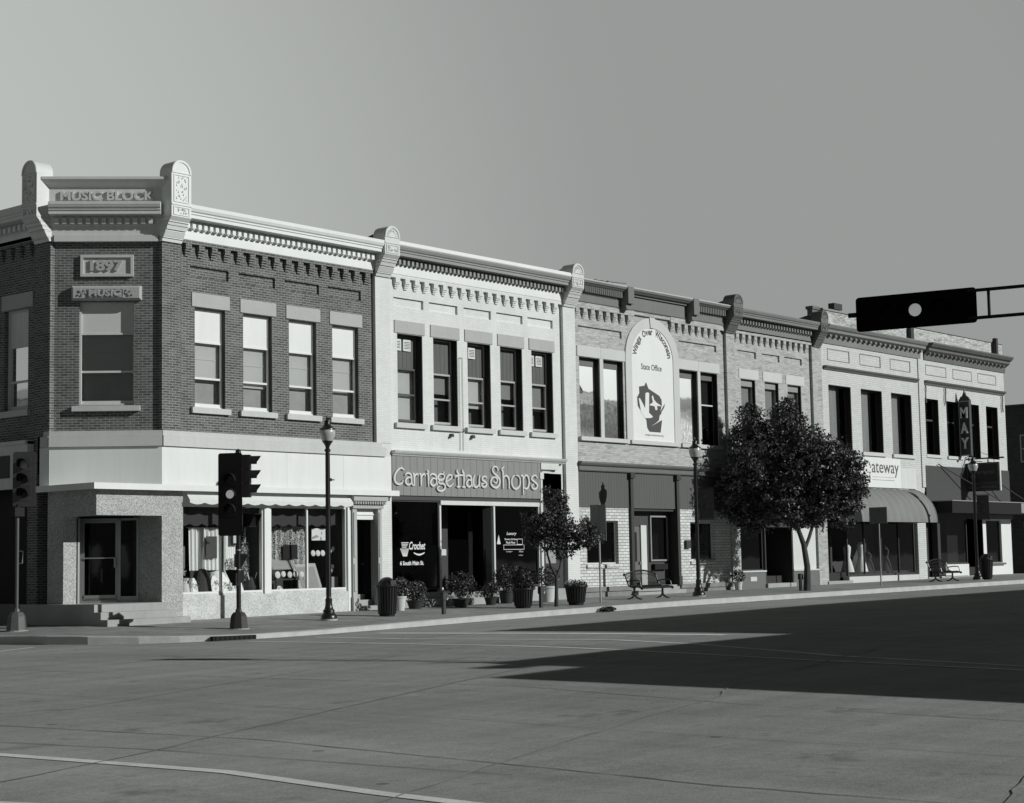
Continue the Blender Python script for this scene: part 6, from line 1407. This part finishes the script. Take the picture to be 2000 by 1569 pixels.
mb = MB(); mb.box(5.82, 6.36, .54, .56, 2.10, 2.45, W); m2 = MB(); m2.box(6.16, 6.2, .53, .54, 2.1, 2.2, W); m2.box(6.2, 6.22, .53, .54, 2.27, 2.36, W); m2.extr([(5.84, 2.2), (6.0, 2.26), (6.1, 2.2), (5.84, 2.14)], -.54, -.53)
good('bright_picture', 'bright landscape picture hung high in the right shop window', 'picture', [('picture', mb, wht), ('painted_shapes', m2, blind_g)], (6.0, .55, 2.1))
q = lambda u, z, d=0: W(u, .46+.22*(z-.62)/.8-d, z)         # large leaning frame
mb = MB(); mt_ = MB(); pr_ = MB()
def fpoly(m_, pts, d): m_.poly([q(u, z, d) for u, z in pts])
fpoly(mb, [(5.28, .64), (6.18, .64), (6.08, 1.44), (5.16, 1.44)], .0); fpoly(mt_, [(5.40, .74), (6.06, .74), (5.99, 1.34), (5.29, 1.34)], .01); fpoly(pr_, [(5.52, .88), (5.92, .88), (5.88, 1.2), (5.46, 1.2)], .02)
good('leaning_picture_frame', 'big pale wooden picture frame leaning in the right shop window', 'picture frame', [('frame', mb, wood_l), ('mount', mt_, M('grey_mount', .28)), ('print', pr_, blind_g)], (5.7, .5, .64))
mb = MB(); mb.box(6.46, 6.72, .4, .42, .66, 1.04, W); good('grey_board', 'plain grey board low at the right of the right shop window', 'board', [('board', mb, blind_g)], (6.6, .4, .66))
labs = ['highest small white ornament at the right of the right shop window', 'small ornament just under the highest one', 'upper left ornament of the lower trio at the right', 'right ornament of the lower trio at the right', 'lowest white ornament above the grey board']
for k, (x, z) in enumerate(((6.62, 1.86), (6.50, 1.78), (6.42, 1.32), (6.60, 1.34), (6.56, 1.22))):
    mb = MB(); mb.sphere((0, 0, 0), .05, 10, 6, (1, 1, 1.3)); mb.lathe([(.03, -.08), (.02, -.04)], (0, 0, 0), 8); good('ornament', labs[k], 'ornament', [('ornament', mb, plate_w)], (x, .5, z), 'small ornaments in the right shop window')

for k, (x, r, h, m__, lb) in enumerate(((1.42, .17, .50, 0, 'short white cushion cover folded over a stand beside the dark skirt'), (2.12, .22, .55, 0, 'white lace cloth bunched low under the curtain in the left shop window'), (2.75, .16, .34, 0, 'low white cloth bundle left of the window mullion'), (4.5, .15, .22, 0, 'crumpled white cloth on the floor of the right shop window'), (6.0, .2, .12, 1, 'flat pale basket beside the leaning frame'))):
    mb = MB(); nn = 18; i0 = len(mb.v)
    for z, f in ((0, 1), (h*.4, .85), (h*.8, .62), (h, .25)):
        for j in range(nn): a = 2*pi*j/nn; rr_ = r*f*(1+.16*sin(a*5+k)); mb.v.append(Vector((rr_*cos(a), rr_*sin(a)*.8, z)))
    for q_ in range(3):
        for j in range(nn): mb.f.append((q_*nn+j, q_*nn+(j+1) % nn, (q_+1)*nn+(j+1) % nn, (q_+1)*nn+j))
    mb.f.append(tuple(3*nn+j for j in range(nn))); m2 = MB(); leaves(m2, (0, -r*.6, h*.55), r*.7, 30, .03, rg, (1, .4, .8))
    t = thing('folded_cloth', lb, 'cloth', (x, .50, .60), 'white goods low in the shop windows'); mb.build('cloth', wood_l if m__ else cloth_w, t, True); m2.build('trim', blind_g, t)

# ------------------------------------------------------------------ trees
RT = Vector((rt0.x, rt0.y, 0)); FT = Vector((-rt0.y, rt0.x, 0))
def tree(label, loc, trunk, limbs, lobes, nleaf, ls, seed, group='street trees in the sidewalk'):
    t = thing('street_tree', label, 'tree', loc, group); rg = random.Random(seed)
    m_ = MB()
    for pts, rr_ in trunk+limbs: m_.tube([RT*s+FT*d+Vector((0, 0, z)) for s, d, z in pts], rr_, 9)
    m_.build('trunk', bark, t, True)
    tw = MB(); c = MB(); vol = sum(r**2.2 for *_, r in lobes)
    for s, d, z, r in lobes:
        cen = RT*s+FT*d+Vector((0, 0, z)); n = int(nleaf*r**2.2/vol); cl_n = max(6, int(n/26))
        for k in range(cl_n):
            while True:
                v = Vector((rg.uniform(-1, 1), rg.uniform(-1, 1), rg.uniform(-1, 1)))
                if .25 < v.length <= 1 or (v.length <= 1 and rg.random() < .3): break
            p = cen+Vector((v.x, v.y, v.z*.95))*r*rg.uniform(.8, 1.2); cr_ = rg.uniform(.09, .24)*(1 if ls > .05 else .6)
            out = (p-cen).normalized()
            if k % 3 == 0: tw.tube([cen+out*r*.2, p], [.012, .004], 4, False)
            for j in range(26):
                g = Vector((rg.gauss(0, 1), rg.gauss(0, 1), rg.gauss(0, .8)))*cr_*.62; pp = p+g
                nn = (Vector((rg.gauss(0, 1), rg.gauss(0, 1), rg.gauss(0, 1)))+out*.5+Vector((0, 0, .4))).normalized()
                a = nn.cross(Vector((rg.gauss(0, 1), rg.gauss(0, 1), rg.gauss(0, 1)))).normalized(); b = nn.cross(a); s_ = ls*rg.uniform(.6, 1.2)
                c.poly([pp-a*s_, pp-a*s_*.1+b*s_*.55, pp+a*s_, pp-a*s_*.1-b*s_*.55])
    c.build('crown', leafm, t); tw.build('twigs', bark, t); return t
tree('large dark street tree with a broad ragged crown hiding the narrow cream building', (26.72, -3.5, .10),
     [([(-.05, 0, -.05), (-.02, 0, .9), (-.12, 0, 1.7), (-.28, .2, 2.3), (-.5, .7, 3.4), (-.7, 1.1, 4.8)], [.15, .115, .10, .08, .06, .03])],
     [([(-0.12, 0, 1.45), (0.12, 0.13, 2.0), (0.35, 0.5, 2.5), (0.8, 1.6, 3.4), (1.2, 2.0, 4.4)], [0.07, 0.065, 0.06, 0.045, 0.02]), ([(-0.28, 0.55, 2.3), (-0.9, 0.88, 3.0), (-1.6, 0.9, 3.8)], [0.05, 0.04, 0.02]), ([(-0.4, 1.18, 3.0), (0.0, 1.2, 4.2), (-0.1, 1.1, 5.6)], [0.05, 0.04, 0.02]), ([(0.35, 0.5, 2.5), (1.3, 0.7, 2.9), (1.9, 1.0, 3.2)], [0.04, 0.03, 0.015])],
     [(-1.7, 1.7, 6.17, 0.75), (-1.5, 2.0, 5.42, 0.9), (-0.35, 1.3, 6.37, 0.72), (-0.2, 1.4, 5.62, 1.0), (0, 1.1, 4.72, 1.25), (-1.4, 1.2, 4.62, 1.25), (-2.2, 1.3, 3.92, 0.95), (0.9, 1.0, 4.92, 0.95), (1.35, 0.6, 4.32, 0.95), (1.85, 0.9, 4.77, 0.5), (1.75, 1.0, 3.62, 0.85), (2.1, 0.8, 3.92, 0.5), (0.8, 0.7, 3.32, 0.95), (-0.5, 1.0, 3.52, 1.2), (-1.7, 1.4, 3.02, 0.95), (-2.4, 1.5, 3.12, 0.6), (1.5, 1.0, 2.77, 0.5), (-0.4, 0.5, 2.92, 0.6), (0.1, 1.8, 4.42, 1.1), (-1.2, 1.8, 4.22, 1.1), (-1.75, 1.7, 6.77, 0.35), (-0.35, 1.3, 6.97, 0.35), (-2.55, 1.3, 3.6, 0.55), (-2.0, 1.2, 2.6, 0.45), (0.3, 0.9, 2.75, 0.45)],
     74000, .066, 5)
tree('small street tree with a forked trunk and loose dark crown, before the white shop', (12.05, -3.48, .0),
     [([(0, 0, -.05), (.01, 0, .5), (.02, 0, .95)], [.07, .055, .05])],
     [([(.02, 0, .9), (-.14, 0, 1.2), (-.25, 0, 1.6), (-.2, .1, 2.3), (0, 0, 3.0)], [.04, .035, .03, .02, .01]), ([(.02, 0, .9), (.14, 0, 1.2), (.2, .1, 1.7), (.5, 0, 2.1), (.8, 0, 2.3)], [.04, .035, .03, .02, .01]), ([(-.22, 0, 1.6), (-.6, 0, 2.1), (-.8, 0, 2.5)], [.025, .02, .01])],
     [(-.05, 0, 3.25, .33), (.05, .1, 2.85, .40), (-.2, 0, 2.5, .42), (-.62, 0, 2.45, .34), (-.75, .1, 2.75, .25), (-.25, 0, 3.45, .2), (.3, 0, 2.35, .38), (.75, 0, 2.15, .36), (1.05, 0, 2.0, .3), (1.05, .1, 2.45, .24), (.5, 0, 1.85, .32), (-.25, .1, 2.05, .38), (-.75, 0, 2.05, .26), (.1, 0, 1.7, .28), (1.3, 0, 2.05, .2), (.2, 0, 3.2, .22), (.0, .3, 2.4, .35)],
     12500, .045, 9)
